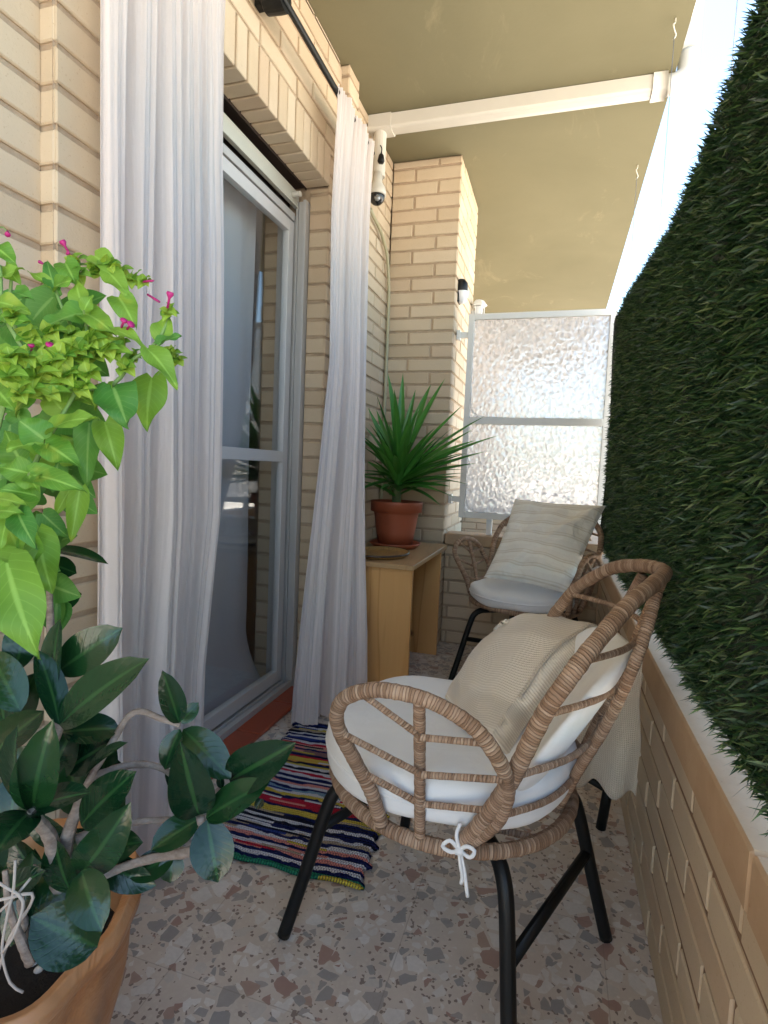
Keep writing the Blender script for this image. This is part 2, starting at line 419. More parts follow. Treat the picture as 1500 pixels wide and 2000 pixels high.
brick_face(mb, (WX, Y1, 0), (0, 1, 0), (1, 0, 0), .083, 0, 2.25, .0)
brick_face(mb, (WX, 2.40, 0), (0, 1, 0), (1, 0, 0), .64, 0, ZC, .1)
brick_face(mb, (WX, 3.65, 0), (0, 1, 0), (1, 0, 0), 5.5, 0, ZC, .05)
mb.box((WX-.3, -1.6, 0), (WX-.02, Y0-.012, ZC), 1); mb.box((WX-.3, Y1+.012, 0), (WX-.02, 9.1, ZC), 1)
part(mb, 'brickwork', BM, house)
mb = MB(); mb.box((WX-.25, Y0-.012, ZL+.012), (WX-.02, Y1+.012, ZC), 1)
n = 19; pw = (Y1-Y0)/n
for i in range(n):                   # soldier course and its underside
    ya, yb = Y0+i*pw+.0045, Y0+(i+1)*pw-.0045; jx = random.uniform(-.001, .001)
    mb.box((WX-.105, ya, ZL), (WX+jx, yb, 2.245), 0, .0025)
mb.box((WX-.10, Y0, ZL+.007), (WX-.009, Y1, 2.249), 1)
part(mb, 'lintel', BM, house, 'row of upright bricks over the glass door')
for ya, yb, lab in ((.853, Y0-.003, 'narrow brick pilaster beside the left curtain'), (2.283, 2.40, 'narrow brick pilaster above the right curtain')):
    mb = MB(); brick_face(mb, (PX, ya, 0), (0, 1, 0), (1, 0, 0), yb-ya, 0, ZC, 0, pitch=.5)
    brick_face(mb, (WX-.01, ya, 0), (1, 0, 0), (0, -1, 0), PX-WX+.008, 0, ZC, 0, pitch=.5)
    brick_face(mb, (PX, yb, 0), (-1, 0, 0), (0, 1, 0), .12 if ya < 1 else .034, 0, ZC if ya > 1 else ZL, 0, pitch=.5)
    part(mb, 'pilaster', BM, house, lab)
mb = MB(); brick_face(mb, (-1.045, Y1, 0), (1, 0, 0), (0, -1, 0), .088, 0, ZL, 0, pitch=.5)
brick_face(mb, (-1.252, Y1+.006, 0), (1, 0, 0), (0, -1, 0), .068, 0, 1.99, 0, pitch=.5)
mb.box((-1.045, Y0-.012, 0), (WX-.012, Y0-.002, ZL), 1)
part(mb, 'door_reveal', BM, house)
tag(house, 'pale tan brick house wall around the glass door', 'wall')

mb = MB(); brick_face(mb, (WX+.002, 3.04, 0), (1, 0, 0), (0, -1, 0), .373, 0, ZC-.004, .13)
brick_face(mb, (-.58, 3.042, 0), (0, 1, 0), (1, 0, 0), .61, 0, ZC-.004, .02)
brick_face(mb, (-.582, 3.652, 0), (-1, 0, 0), (0, 1, 0), .37, 0, ZC-.004, .02)
mb.box((WX, 3.055, 0), (-.593, 3.64, ZC-.01), 1)
pil = mb.build('brick_pillar', BM); tag(pil, 'pale brick pillar rising to the ceiling behind the spiky potted plant', 'pillar')

mb = MB(); brick_face(mb, (-.578, 3.10, 0), (1, 0, 0), (0, -1, 0), .815, 0, .56, .1)
mb.box((-.575, 3.112, 0), (.24, 3.20, .562), 1)
ew = empty('end_wall', (-.2, 3.15, 0))
part(mb, 'brickwork', BM, ew)
mb = MB(); mb.box((-.578, 3.075, .564), (.222, 3.225, .625), 0, .004); part(mb, 'coping', STONE, ew)
tag(ew, 'low brick end wall with stone coping under the patterned glass screen', 'wall')
mb = MB(); brick_face(mb, (-.95, 6.0, 0), (1, 0, 0), (0, -1, 0), 1.2, 0, .60, .1); mb.box((-.95, 6.012, 0), (.25, 6.15, .602), 1)
mb.box((-.95, 5.98, .604), (.25, 6.17, .66), 1)
nb = mb.build('neighbour_wall', BM); tag(nb, 'low brick wall of the next balcony, seen through the gap under the glass screen', 'wall')

# parapet: wood-look panel inside, stone cap
pp = empty('parapet', (.3, 1, 0))
mb = MB(); mb.box((.252, -1.6, -.02), (.353, 8.5, .502), 0); part(mb, 'parapet_core', MORTAR, pp)
mb = MB(); brick_face(mb, (.240, 3.092, 0), (0, -1, 0), (-1, 0, 0), 4.69, 0, .5015, .06, dep=.004, joint=.011)
part(mb, 'brickwork', [BRICK, MORTB], pp)
mb = MB(); y = -1.6
for k, L_ in enumerate((1.02, 1.25, 1.10, 1.31)):
    mb.box((.224, y+.0015, .503), (.375, min(y+L_-.0015, 3.073), .578), 0, .004); y += L_
mb.box((.224, 3.23, .503), (.375, 8.5, .578), 0, .004)
part(mb, 'coping', STONE, pp)
tag(pp, 'low tan brick parapet with stone cap below the green hedge', 'parapet')

# slabs
mb = MB(); mb.box((-4.2, -1.6, ZC), (.353, 9.0, ZC+.27)); ce = mb.build('ceiling', CEIL); tag(ce, kind='structure')
mb = MB(); mb.box((-.955-.4, -1.6, -.25), (.353, 9.0, 0)); fl = mb.build('floor', TERR); tag(fl, kind='structure')
mb = MB(); mb.box((-.2, -.2, 0), (0, 0, 0))
G = NT('street_ground', (.33, .30, .26), .9); G.col(G.ramp(G.noise(G.obj(), .05, 6), [(.3, (.33, .305, .265)), (.7, (.44, .405, .355))])); 
mb = MB(); mb.box((-600, -600, -9.3), (600, 600, -9)); gd = mb.build('ground', G.m); tag(gd, kind='structure')
mb = MB(); mb.box((-8, -6, -9), (-.958, 14, -.26)); fb = mb.build('lower_building', MORTAR); tag(fb, 'brick building front below the balcony', 'building')

# ------------------------------------------------------------------ room behind the door
INT = flat('room_paint', (.33, .31, .29), .9)
mb = MB(); mb.box((-4.1, -1.5, -.02), (-1.36, 4, .0)); mb.box((-4.15, -1.5, 0), (-4.1, 4, 2.6)); mb.box((-4.1, -1.55, 0), (-1.26, -1.5, 2.6)); mb.box((-4.1, 3.2, 0), (-1.26, 3.25, 2.6))
rm = mb.build('room', INT); tag(rm, kind='structure')

# ------------------------------------------------------------------ sliding door
door = empty('sliding_door', (-1.1, 1.6, 0))
mb = MB()
for x0, x1, d in ((-1.047, -1.060, .0), (-1.061, -1.085, .014), (-1.086, -1.094, .004), (-1.095, -1.120, .016), (-1.121, -1.130, .004), (-1.131, -1.18, .012)):
    mb.box((x0, Y1-.028+d, .004), (x1, Y1+.03, 2.045 if x0 > -1.09 else 1.992)); mb.box((x0, Y0-.02, .004), (x1, Y0+.022-d, 2.045 if x0 > -1.09 else 1.992))
    mb.box((x0, Y0+.024, .004), (x1, Y1-.03, .034-d))
    if x0 < -1.09: mb.box((x0, Y0+.024, 1.955+d*.5), (x1, Y1-.03, 1.992))
part(mb, 'frame', ALUD, door, bevel=.001)
def sash(y0, y1, x, z0, z1, mid):
    s = empty('sash', (0, 0, 0)); 
    mb = MB(); w = .045; xa, xb = x-.014, x+.014
    mb.box((xa, y0, z0), (xb, y0+w, z1)); mb.box((xa, y1-w, z0), (xb, y1, z1))
    mb.box((xa, y0+w, z0), (xb, y1-w, z0+.05)); mb.box((xa, y0+w, z1-.045), (xb, y1-w, z1)); mb.box((xa, y0+w, mid-.022), (xb, y1-w, mid+.022))
    return mb, [(y0+w, y1-w, z0+.05, mid-.022), (y0+w, y1-w, mid+.022, z1-.045)]
mb1, r1 = sash(1.55, 2.165, -1.108, .036, 1.953, 1.0)
f1 = part(mb1, 'sash', ALU, door, bevel=.002)
mb2, r2 = sash(1.01, 1.62, -1.150, .036, 1.953, 1.0)
f2 = part(mb2, 'sash', ALU, door, bevel=.002)
for rs, x, fo in ((r1, -1.108, f1), (r2, -1.150, f2)):
    for (a, b, c, d) in rs:
        mb = MB(); mb.box((x-.002, a-.004, c-.004), (x+.002, b+.004, d+.004)); o = mb.build('glass_pane', PANE); o.parent = fo
        o.matrix_parent_inverse = Matrix.Translation((1.1, -1.6, 0)) if False else Matrix.Identity(4)
for rs, fo in ((r1, f1), (r2, f2)): pass
mb = MB(); mb.box((-1.088, Y0+.01, 2.022), (-1.098, Y1-.012, 2.078)); mb.box((-1.084, Y0+.01, 2.016), (-1.102, Y1-.012, 2.0215)); part(mb, 'shutter_slat', SHUT, door, bevel=.001)
mb = MB(); mb.lathe([(0, 0), (.011, 0), (.011, .035), (0, .035)], (-1.087, 2.13, 2.048), 14, axis='x'); part(mb, 'shutter_stop', PLAST, door, smooth=False)
mb = MB(); mb.box((-1.1815, Y0, 1.993), (-1.135, Y1, 2.111)); mb.box((-1.135, Y0, 2.104), (-1.0605, Y1, 2.111)); mb.box((-1.0605, Y0, 2.094), (-1.0625, Y1, 2.104)); part(mb, 'shutter_slot', DARK, door)
tag(door, 'grey aluminium sliding glass door between the two long curtains', 'door')
mb = MB(); ys = [1.0, 1.18, 1.452, 1.724, 1.996, 2.168]
for a, b in zip(ys[:-1], ys[1:]): mb.box((-1.046, a+.002, .0), (-.948, b-.002, .014), 0, .003)
mb.box((-1.045, 1.0, .0), (-.952, 2.166, .009), 1)
th = mb.build('door_sill', [TILE, MORTAR]); tag(th, 'row of dark red clay tiles along the foot of the glass door', 'door sill')

# room curtain behind the glass
def rc(u, v):
    z = .02+1.98*v; y = 1.25+.83*u
    amp = .012+.02*(1-v); x = -1.215+amp*.6*math.sin(u*9+1)+.006*math.sin(u*23+v*2)
    if v < .12: x += .05*(1-v/.12)**2*(.4+u); y += .05*(1-v/.12)
    y += .015*math.sin(v*7)*(1-v)
    return (x, y, z)
mb = MB(); mb.grid(rc, 60, 60); GREY = mat_cloth('grey_room_cloth', (.42, .43, .45), 300, .2, .5)
o = mb.build('room_curtain', GREY, smooth=True); tag(o, 'plain blue grey curtain hanging indoors behind the glass door', 'curtain')

# ------------------------------------------------------------------ rod and curtains
rod = empty('curtain_rod', (-.86, 1.5, 2.335))
mb = MB(); mb.tube([(-.86, .55, 2.335), (-.86, 2.43, 2.335)], .0105, 12); part(mb, 'rod', BLACK, rod, smooth=True)
mb = MB(); mb.lathe([(0, 0), (.022, 0), (.04, .012), (.043, .05), (.043, .075), (0, .075)], (-.935, 1.60, 2.352), 24, axis='x')
mb.box((-.953, 1.585, 2.33), (-.935, 1.615, 2.375)); part(mb, 'bracket', BLACK, rod, 'black round wall bracket')
mb = MB(); mb.box((-.953, 2.41, 2.32), (-.855, 2.425, 2.35)); part(mb, 'bracket', BLACK, rod)
tag(rod, 'black metal curtain rod with round bracket under the ceiling', 'curtain rod')
def curtain(name, eL, eR, folds, seedn, nv=130, nu=240, label=''):
    """eL, eR: lists of (z, x, y) giving both edges from top to bottom"""
    rg = np.random.default_rng(seedn)
    eL = sorted(eL); eR = sorted(eR)
    ph = rg.uniform(0, 6.28, 8); fr = rg.uniform(.85, 1.2, 8)
    zb0, zt0 = eL[0][0], eL[-1][0]; zb1, zt1 = eR[0][0], eR[-1][0]
    f = lambda e, z, k: np.interp(z, [a[0] for a in e], [a[k] for a in e])
    def g(u, v):
        zl = zb0+(zt0-zb0)*v; zr = zb1+(zt1-zb1)*v
        A = V(f(eL, zl, 1), f(eL, zl, 2), zl); B = V(f(eR, zr, 1), f(eR, zr, 2), zr)
        p = A+(B-A)*u; t = nrm(B-A); nn = nrm(np.cross(t, V(0, 0, 1)))
        if nn[0] < 0: nn = -nn
        top = v**6; w = u+.016*math.sin(v*4+ph[0])*math.sin(u*6.28)+.010*math.sin(v*9+ph[1]+u*5)
        a = math.sin(w*folds*6.283*fr[0]+ph[2]); a = math.copysign(abs(a)**.75, a)
        b = math.sin(w*folds*2.3*6.283+ph[3]+v*1.3); c = math.sin(w*folds*.45*6.283+ph[4]+v*2)
        env = math.sin(math.pi*min(max(u, .0), 1))**.25 if 0 < u < 1 else 0
        off = (.014*a*(1-.5*top)+.006*b+.014*c*(1-v))*(.25+.75*env)*(1+.5*(1-v))
        off += .0025*math.sin(w*folds*7*6.283+ph[5]+v*6)*(1-.3*v)
        if v > .93: off += .006*(v-.93)/.07*math.sin(u*folds*6*6.28)
        p = p+nn*off+t*(.004*math.sin(v*11+ph[6])*(1-abs(2*u-1)))
        p[2] += .006*math.sin(u*folds*6.28+1)*(1-v)**4
        return p
    mb = MB(); mb.grid(g, nu, nv); o = mb.build(name, CURT, smooth=True)
    tag(o, label, 'curtain', 'striped gauze curtains hanging from the black rod'); return o
curtain('curtain', [(.0, -.85, .90), (.6, -.86, .898), (2.2, -.852, .895), (2.345, -.845, .895)], [(.0, -.84, 1.20), (.25, -.855, 1.245), (.43, -.86, 1.258), (.83, -.86, 1.315), (1.5, -.86, 1.31), (2.0, -.86, 1.292), (2.2, -.852, 1.287), (2.345, -.845, 1.285)], 4.5, 3, label='wide white gauze curtain behind the leafy green plants')
curtain('curtain', [(.03, -.87, 1.80), (.16, -.865, 1.80), (.61, -.86, 1.885), (.99, -.86, 1.965), (1.38, -.86, 2.034), (1.9, -.865, 2.02), (2.25, -.848, 2.0), (2.352, -.845, 1.995)],
        [(.0, -.67, 2.065), (.3, -.70, 2.12), (.6, -.75, 2.205), (1.0, -.80, 2.30), (1.45, -.835, 2.365), (2.0, -.85, 2.385), (2.25, -.846, 2.39), (2.352, -.844, 2.392)], 3.2, 5, label='narrow white gauze curtain gathered beside the wooden table')

# ------------------------------------------------------------------ duct, camera dome, conduit, lamps, hooks
duct = empty('cable_duct', (0, 2.65, ZC))
def ducty(mb, x0, x1, y0=2.625, y1=2.70, z0=2.553, z1=2.617):
    c = .012; pr = [(y0, z1), (y0, z0+c), (y0+.004, z0+.004), (y0+c, z0), ((y0+y1)/2, z0-.002), (y1-c, z0), (y1, z0+c), (y1, z1)]
    n = len(pr); mb.add([(x0, a, b) for a, b in pr]+[(x1, a, b) for a, b in pr], [(i, i+1, n+i+1, n+i) for i in range(n-1)]+[tuple(range(n)), tuple(reversed(range(n, 2*n)))])
mb = MB(); ducty(mb, -.86, .285); part(mb, 'channel', PLAST, duct)
mb = MB(); ducty(mb, -.955, -.845, 2.618, 2.707, 2.548, 2.6175)
mb.tube([(-.9, 2.655, 2.60), (-.905, 2.655, 2.53), (-.905, 2.655, 2.35)], .030, 16, step=.02); part(mb, 'elbow', PLAST, duct, smooth=False)
mb = MB(); ducty(mb, .27, .325, 2.617, 2.708, 2.546, 2.6175)
mb.tube([(.325, 2.662, 2.586), (.365, 2.662, 2.592), (.397, 2.662, 2.62), (.402, 2.662, 2.70)], .040, 18, step=.012); part(mb, 'elbow', PLAST, duct, smooth=True)
mb = MB(); mb.box((.362, 2.625, 2.70), (.436, 2.70, 4.6), 0, .012); part(mb, 'riser', PLAST, duct)
tag(duct, 'cream plastic cable duct crossing the ceiling and turning up outside', 'cable duct')

cm = empty('security_camera', (-.905, 2.655, 2.3))
mb = MB(); mb.lathe([(.0, .10), (.022, .10), (.024, .055), (.040, .03), (.0435, .012), (.0435, -.004), (.037, -.004)], (-.905, 2.64, 2.262), 32); part(mb, 'housing', PLAST, cm, smooth=True)
mb = MB(); mb.lathe([(.038*math.cos(a), .0-.042*math.sin(a)) for a in np.linspace(-.1, math.pi/2, 12)], (-.905, 2.64, 2.256), 32); part(mb, 'dome', DOME, cm, smooth=True)
mb = MB(); mb.lathe([(0, 0), (.012, 0), (.014, .01), (.010, .014), (0, .014)], (-.893, 2.605, 2.235), 20, axis='y'); part(mb, 'lens_ring', WIRE, cm, smooth=True)
tag(cm, 'white dome camera with glossy black eye hanging beside the right curtain', 'camera')
mb = MB(); mb.tube([(-.935, 2.64, 2.20), (-.935, 2.70, 2.185), (-.935, 2.82, 2.16), (-.935, 2.93, 2.09), (-.937, 2.985, 1.97), (-.940, 3.012, 1.8), (-.94, 3.015, 1.2), (-.94, 3.018, .6), (-.94, 3.018, .1)], .0085, 10, step=.03)
o = mb.build('conduit', CONDUIT, smooth=True); tag(o, 'thin olive conduit curving into the corner beside the brick pillar', 'conduit')
hk = empty('wall_hook', (-.87, 2.64, 2.42))
mb = MB(); mb.lathe([(0, 0), (.012, 0), (.017, .01), (.012, .035), (.004, .045), (0, .045)], (-.885, 2.622, 2.395), 16); part(mb, 'hook_body', BLACK, hk, smooth=True)
mb = MB(); mb.tube([(-.885, 2.622, 2.435), (-.88, 2.612, 2.455), (-.888, 2.612, 2.47)], .003, 8, step=.005); part(mb, 'hook_pin', BLACK, hk, smooth=True)
tag(hk, 'small black hook on the cream duct above the dome camera', 'hook')

sl_ = empty('solar_lamp', (-.58, 3.12, 1.94))
mb = MB(); mb.lathe([(.0, .066), (.018, .064), (.034, .045), (.036, .012), (.034, .0)], (-.566, 3.13, 1.945), 24); part(mb, 'cap', BLACK, sl_, smooth=True)
mb = MB(); mb.lathe([(.034, .0), (.032, -.02), (.024, -.05), (.012, -.062), (0, -.064)], (-.560, 3.13, 1.944), 24); part(mb, 'diffuser', flat('lens_plastic', (.8, .8, .82), .2), sl_, smooth=True)
mb = MB(); mb.box((-.579, 3.10, 1.885), (-.572, 3.16, 2.0)); part(mb, 'back_plate', BLACK, sl_)
tag(sl_, 'small black and white wall lamp on the side of the brick pillar', 'wall lamp')
ln = empty('wall_lantern', (-.56, 3.6, 1.97))
mb = MB(); mb.lathe([(0, .04), (.03, .03), (.052, .0), (.05, -.004), (0, -.004)], (-.535, 3.6, 2.0), 6); part(mb, 'roof', PAINTW, ln)
mb = MB()
for k in range(6):
    a = math.pi/3*k; mb.box((-.535+.034*math.cos(a)-.003, 3.6+.034*math.sin(a)-.003, 1.93), (-.535+.034*math.cos(a)+.003, 3.6+.034*math.sin(a)+.003, 1.995))
mb.box((-.57, 3.565, 1.92), (-.50, 3.635, 1.93)); mb.box((-.579, 3.59, 1.95), (-.56, 3.61, 1.97)); part(mb, 'cage', PAINTW, ln)
mb = MB(); mb.lathe([(.024, 0), (.024, .06)], (-.535, 3.6, 1.933), 12); part(mb, 'glass', flat('lens_plastic', (.8, .8, .82), .2), ln, smooth=True)
tag(ln, 'tiny white lantern on the back corner of the brick pillar', 'wall lamp')
for i, (y, lab) in enumerate(((1.43, 'wire hanging nearest the top right corner, with its hook out of frame'), (2.343, 'thin wire hanging from the ceiling hook in front of the cream duct'), (3.346, 'farther thin wire hanging from the ceiling hook near the glass screen'))):
    w = empty('hanging_wire', (.3, y, ZC))
    mb = MB(); mb.tube([(.3, y, ZC+.0), (.3, y, ZC-.015), (.293, y-.012, ZC-.03), (.3, y-.002, ZC-.045), (.306, y+.006, ZC-.055), (.298, y+.004, ZC-.07)], .0024, 8, step=.004); part(mb, 'hook', flat('pale_hook', (.6, .58, .5), .4), w, smooth=True)
    mb = MB(); mb.tube([(.3, y, ZC-.06), (.302, y+.004, 1.6)], .0011, 6); part(mb, 'wire', WIRE, w, smooth=True)
    tag(w, lab, 'wire', 'wires hanging from ceiling hooks over the hedge')

# ------------------------------------------------------------------ screen
scr = empty('privacy_screen', (-.14, 3.14, .625))
x0, x1, z0, z1, y0 = -.517, .238, .714, 1.825, 3.13
mb = MB(); t_ = .032; ya, yb = y0, y0+.03
mb.box((x0, ya, z0), (x0+t_, yb, z1)); mb.box((x1-t_, ya, z0), (x1, yb, z1))
mb.box((x0+t_, ya, z0), (x1-t_, yb, z0+t_)); mb.box((x0+t_, ya, z1-t_), (x1-t_, yb, z1)); mb.box((x0+t_, ya-.002, 1.232), (x1-t_, yb, 1.270))
fr = part(mb, 'frame', PAINTW, scr, bevel=.002)
for xx in (-.345, .12):
    mb = MB(); mb.box((xx-.015, ya, .627), (xx+.015, yb, z0-.001)); part(mb, 'post', PAINTW, scr, bevel=.002)
for zb_ in (1.70, .80):
    mb = MB(); mb.box((-.56, ya+.005, zb_), (x0-.001, yb-.005, zb_+.03)); mb.box((-.578, ya-.005, zb_-.01), (-.56, yb+.005, zb_+.04)); part(mb, 'wall_bracket', PAINTW, scr)
for a, b in ((z0+t_, 1.232), (1.270, z1-t_)):
    mb = MB(); mb.box((x0+t_, y0+.012, a), (x1-t_, y0+.017, b)); o = part(mb, 'glass_panel', HAMMER, scr)
    mb = MB(); r_ = .075; mb.tube([(x0+t_+.002, y0+.009, a+r_+.08), (x0+t_+.004, y0+.009, a+r_), (x0+t_+r_*.3, y0+.009, a+r_*.3), (x0+t_+r_, y0+.009, a+.004), (x0+t_+r_+.1, y0+.009, a+.002)], .0022, 6, step=.008)
    part(mb, 'refraction_arc', ALUD, scr)  # thin arc added to imitate the frame refracted in the patterned pane
tag(scr, 'white framed privacy screen with two panes of bumpy patterned glass', 'screen')

# ------------------------------------------------------------------ hedge
hedge = empty('artificial_hedge', (.28, 1.5, .58))
ztop = lambda y: np.interp(y, [-1.2, .7, 1.08, 1.29, 1.5, 1.72, 2.04, 2.6, 3.01, 3.06], [1.77, 1.70, 1.645, 1.615, 1.605, 1.61, 1.648, 1.722, 1.75, 1.725])
HG = NT('hedge_backing', (.012, .02, .010), .9)
HG.col(HG.ramp(HG.noise(HG.obj(), 60, 4), [(.35, (.008, .014, .008)), (.7, (.022, .038, .016))])); HG.bump(HG.noise(HG.obj(), 90, 4), .8, .01)
def hb(u, v):
    y = .32+2.73*u; z = .64+(ztop(y)-.64)*v; return (.258+.008*math.sin(y*9+z*5)+(-.02 if y > 2.95 else 0), y, z)
mb = MB(); mb.grid(hb, 90, 24); bo = part(mb, 'backing_net', HG.m, hedge); sm = bo.modifiers.new('s', 'SOLIDIFY'); sm.thickness = .012; sm.offset = -1
def blades(n, ylo, yhi, lenr, wr):
    y = RN.uniform(ylo, yhi, n); zt = ztop(y); z = .64+(zt-.645)*RN.uniform(0, 1, n)
    tb = RN.uniform(0, 1, n) < .07; z = np.where(tb, zt-RN.uniform(0, .02, n), z)
    bt = RN.uniform(0, 1, n) < .04; z = np.where(bt, .637, z)
    L = RN.uniform(*lenr, n); w = RN.uniform(*wr, n)
    base = np.stack([.252+RN.uniform(-.012, .008, n), y, z], 1)
    clump = np.sin(y*23)*.35+np.sin(z*31+y*7)*.35
    d = np.stack([-(.45+RN.uniform(0, .7, n)), RN.normal(-.15, .45, n)+clump*.4, RN.normal(-.10, .45, n)+np.where(tb, .9, 0)+np.where(z < .66, .22, 0)+clump*.3], 1)
    out = RN.uniform(0, 1, n) < .12; d[out, 0] *= -.6
    d /= np.linalg.norm(d, axis=1)[:, None]
    rnd = RN.normal(size=(n, 3)); s = np.cross(d, rnd); s /= np.linalg.norm(s, axis=1)[:, None]
    c = np.stack([RN.normal(0, .2, n), RN.normal(0, .25, n), RN.normal(-.25, .25, n)], 1)
    L_, w_ = L[:, None], w[:, None]
    p0 = base; p1 = base+d*L_*.5+c*L_*.12; p2 = base+d*L_*.95+c*L_*.45
    vs = np.stack([p0-s*w_*.5, p0+s*w_*.5, p1+s*w_*.55, p1-s*w_*.55, p2], 1).reshape(-1, 3)
    return vs
def blade_mesh(name, chunks, matl, parent):
    vs = np.concatenate(chunks); n = len(vs)//5; me = bpy.data.meshes.new(name)
    me.vertices.add(n*5); me.vertices.foreach_set('co', vs.astype(np.float32).ravel())
    b = np.arange(n)[:, None]*5
    q = np.concatenate([b+np.array([[0, 1, 2, 3]]), b+np.array([[3, 2, 4]])], 1).ravel()
    me.loops.add(n*7); me.loops.foreach_set('vertex_index', q.astype(np.int32))
    ls = np.stack([np.arange(n)*7, np.arange(n)*7+4], 1).ravel(); me.polygons.add(n*2)
    me.polygons.foreach_set('loop_start', ls.astype(np.int32)); me.polygons.foreach_set('loop_total', np.tile([4, 3], n).astype(np.int32))
    me.update(calc_edges=True); me.validate(); me.materials.append(matl)
    o = bpy.data.objects.new(name, me); COL.objects.link(o); o.parent = parent; o.matrix_parent_inverse = parent_inv(parent); return o
BT = NT('hedge_blade', rough=.42, spec=.5); r = BT.island()
BT.col(BT.ramp(r, [(0, (.010, .030, .013)), (.45, (.020, .055, .020)), (.78, (.045, .10, .030)), (.94, (.10, .17, .05)), (1, (.16, .19, .08))]))
BT.translucent((.03, .08, .02), .12)
blade_mesh('needles', [blades(52000, .3, 1.7, (.018, .036), (.0022, .0040)), blades(34000, 1.7, 3.05, (.022, .042), (.003, .005))], BT.m, hedge)
tag(hedge, 'tall dark green artificial hedge of plastic needles above the parapet', 'hedge')
ry = empty('railing', (.3, 1, .578))
mb = MB(); 
mb.box((.283, -1.6, 1.60), (.303, 3.05, 1.625)); 
part(mb, 'top_rail', BLACK, ry)
for y in (-1.2, .0, 1.2, 2.4, 3.0):
    mb = MB(); mb.box((.284, y-.01, .5785), (.302, y+.01, 1.599)); part(mb, 'post', BLACK, ry)
tag(ry, 'black metal railing hidden behind the artificial hedge', 'railing')

# ------------------------------------------------------------------ table, tray, yucca
TZ = .572
tb = empty('console_table', (-.74, 2.62, 0))
mb = MB(); mb.box((-.945, 2.24, TZ-.02), (-.545, 3.00, TZ), 0, .0012); part(mb, 'tabletop', PINETOP, tb)
mb = MB(); mb.box((-.942, 2.262, .001), (-.553, 2.282, TZ-.0205), 0, .0012); part(mb, 'side_panel', PINE, tb)
mb = MB(); mb.box((-.942, 2.86, .001), (-.553, 2.88, TZ-.0205), 0, .0012); part(mb, 'side_panel', PINE, tb)
tag(tb, 'simple pine table with two board legs against the brick wall', 'table')
WOODD = mat_wood('tray_wood', 1, (.42, .24, .08), (.20, .09, .03), (.32, .17, .055), 2.0, .35, False)
def oval(mb, prof, c, a, b, seg=48):
    vs = [(c[0]+a*r*math.cos(2*math.pi*k/seg), c[1]+b*r*math.sin(2*math.pi*k/seg), c[2]+z) for r, z in prof for k in range(seg)]
    mb.add(vs, [(j*seg+k, j*seg+(k+1) % seg, (j+1)*seg+(k+1) % seg, (j+1)*seg+k) for j in range(len(prof)-1) for k in range(seg)])
tr = empty('oval_tray', (-.78, 2.44, TZ))
mb = MB(); oval(mb, [(0, .006), (.8, .006), (.9, .010), (.965, .018), (1, .021), (1.02, .018), (1, .012), (.9, .002), (0, .0015)], (-.755, 2.44, TZ), .13, .155)
part(mb, 'dish', WOODD, tr, smooth=True)
mb = MB(); oval(mb, [(1.0, .0215), (1.022, .0205), (1.022, .014), (1.0, .0125)], (-.755, 2.44, TZ), .132, .157); part(mb, 'rim', flat('dark_rim', (.04, .03, .025), .4), tr, smooth=True)
tag(tr, 'oval brown wooden tray on the pine table', 'tray')

yc = empty('potted_yucca', (-.767, 2.72, TZ)); cx, cy = -.767, 2.735
mb = MB(); mb.lathe([(0, .022), (.088, .022), (.098, .08), (.112, .175), (.115, .182), (.130, .184), (.1305, .225), (.133, .232), (.129, .236), (.122, .234), (.118, .215), (0, .213)], (cx, cy, TZ), 48); pt = part(mb, 'pot', TERRA, yc, smooth=True)
mb = MB(); mb.lathe([(0, .003), (.108, .002), (.125, .018), (.130, .026), (.126, .028), (.116, .018), (0, .0165)], (cx, cy, TZ), 48); part(mb, 'saucer', TERRA2, yc, smooth=True)
mb = MB(); mb.lathe([(.122, .214), (.09, .219), (.03, .221), (0, .222)], (cx, cy, TZ), 24); part(mb, 'soil', SOIL, yc, smooth=True)
mb = MB(); mb.tube([(cx, cy, TZ+.21), (cx-.005, cy, TZ+.3), (cx+.002, cy, TZ+.36)], [.024, .022, .016], 12, step=.02); part(mb, 'stem', flat('yucca_stem', (.10, .12, .04), .8), yc, smooth=True)
def leaf(mb, B, T, w, nh, shape='ficus', fold=.25, arc=.1, seg=12, twist=0, wave=0):
    B, T = np.array(B, float), np.array(T, float); L = np.linalg.norm(T-B); a = nrm(T-B)
    n0 = nrm(np.array(nh, float)); n0 = nrm(n0-a*(n0@a)); s0 = np.cross(a, n0); vs = []; uv = []
    wp = random.uniform(0, 6)
    for i in range(seg+1):
        t = i/seg
        if shape == 'ficus': wd = (math.sin(math.pi*min(t, .97)**.92)**.62)*(1 if t < .9 else max(0, (1-t)/.1)**.8)
        elif shape == 'heart': wd = max(0, math.sin(math.pi*min(1, (t+.015))**.62))**.72*(1.06-.25*t)
        elif shape == 'sword': wd = (.62+.38*math.sin(math.pi*min(t*1.1, .5)))*(1-t**2.6) if t > .0 else .62
        else: wd = math.sin(math.pi*t)**.8
        wd = max(wd, .0)*w/2
        tw = twist*t; n = n0*math.cos(tw)+s0*math.sin(tw); s = s0*math.cos(tw)-n0*math.sin(tw)
        c = B+a*L*t+n0*arc*L*(4*t*(1-t)) if arc >= 0 else B+a*L*t+n0*(-arc)*L*(4*t*(1-t))
        for j in range(5):
            q = (j-2)/2; back = .12*L*(1-t)**3*abs(q) if shape == 'heart' else 0
            p = c+s*wd*q*(math.cos(fold))+n*abs(q)**1.3*wd*math.sin(fold)-a*back
            if wave: p = p+n*wave*w*math.sin(t*9+wp+q*2)*abs(q)
            vs.append(p); uv.append(((q+1)/2, t))
    fs = [(i*5+j, i*5+j+1, (i+1)*5+j+1, (i+1)*5+j) for i in range(seg) for j in range(4)]
    mb.add(vs, fs, 0, uv)
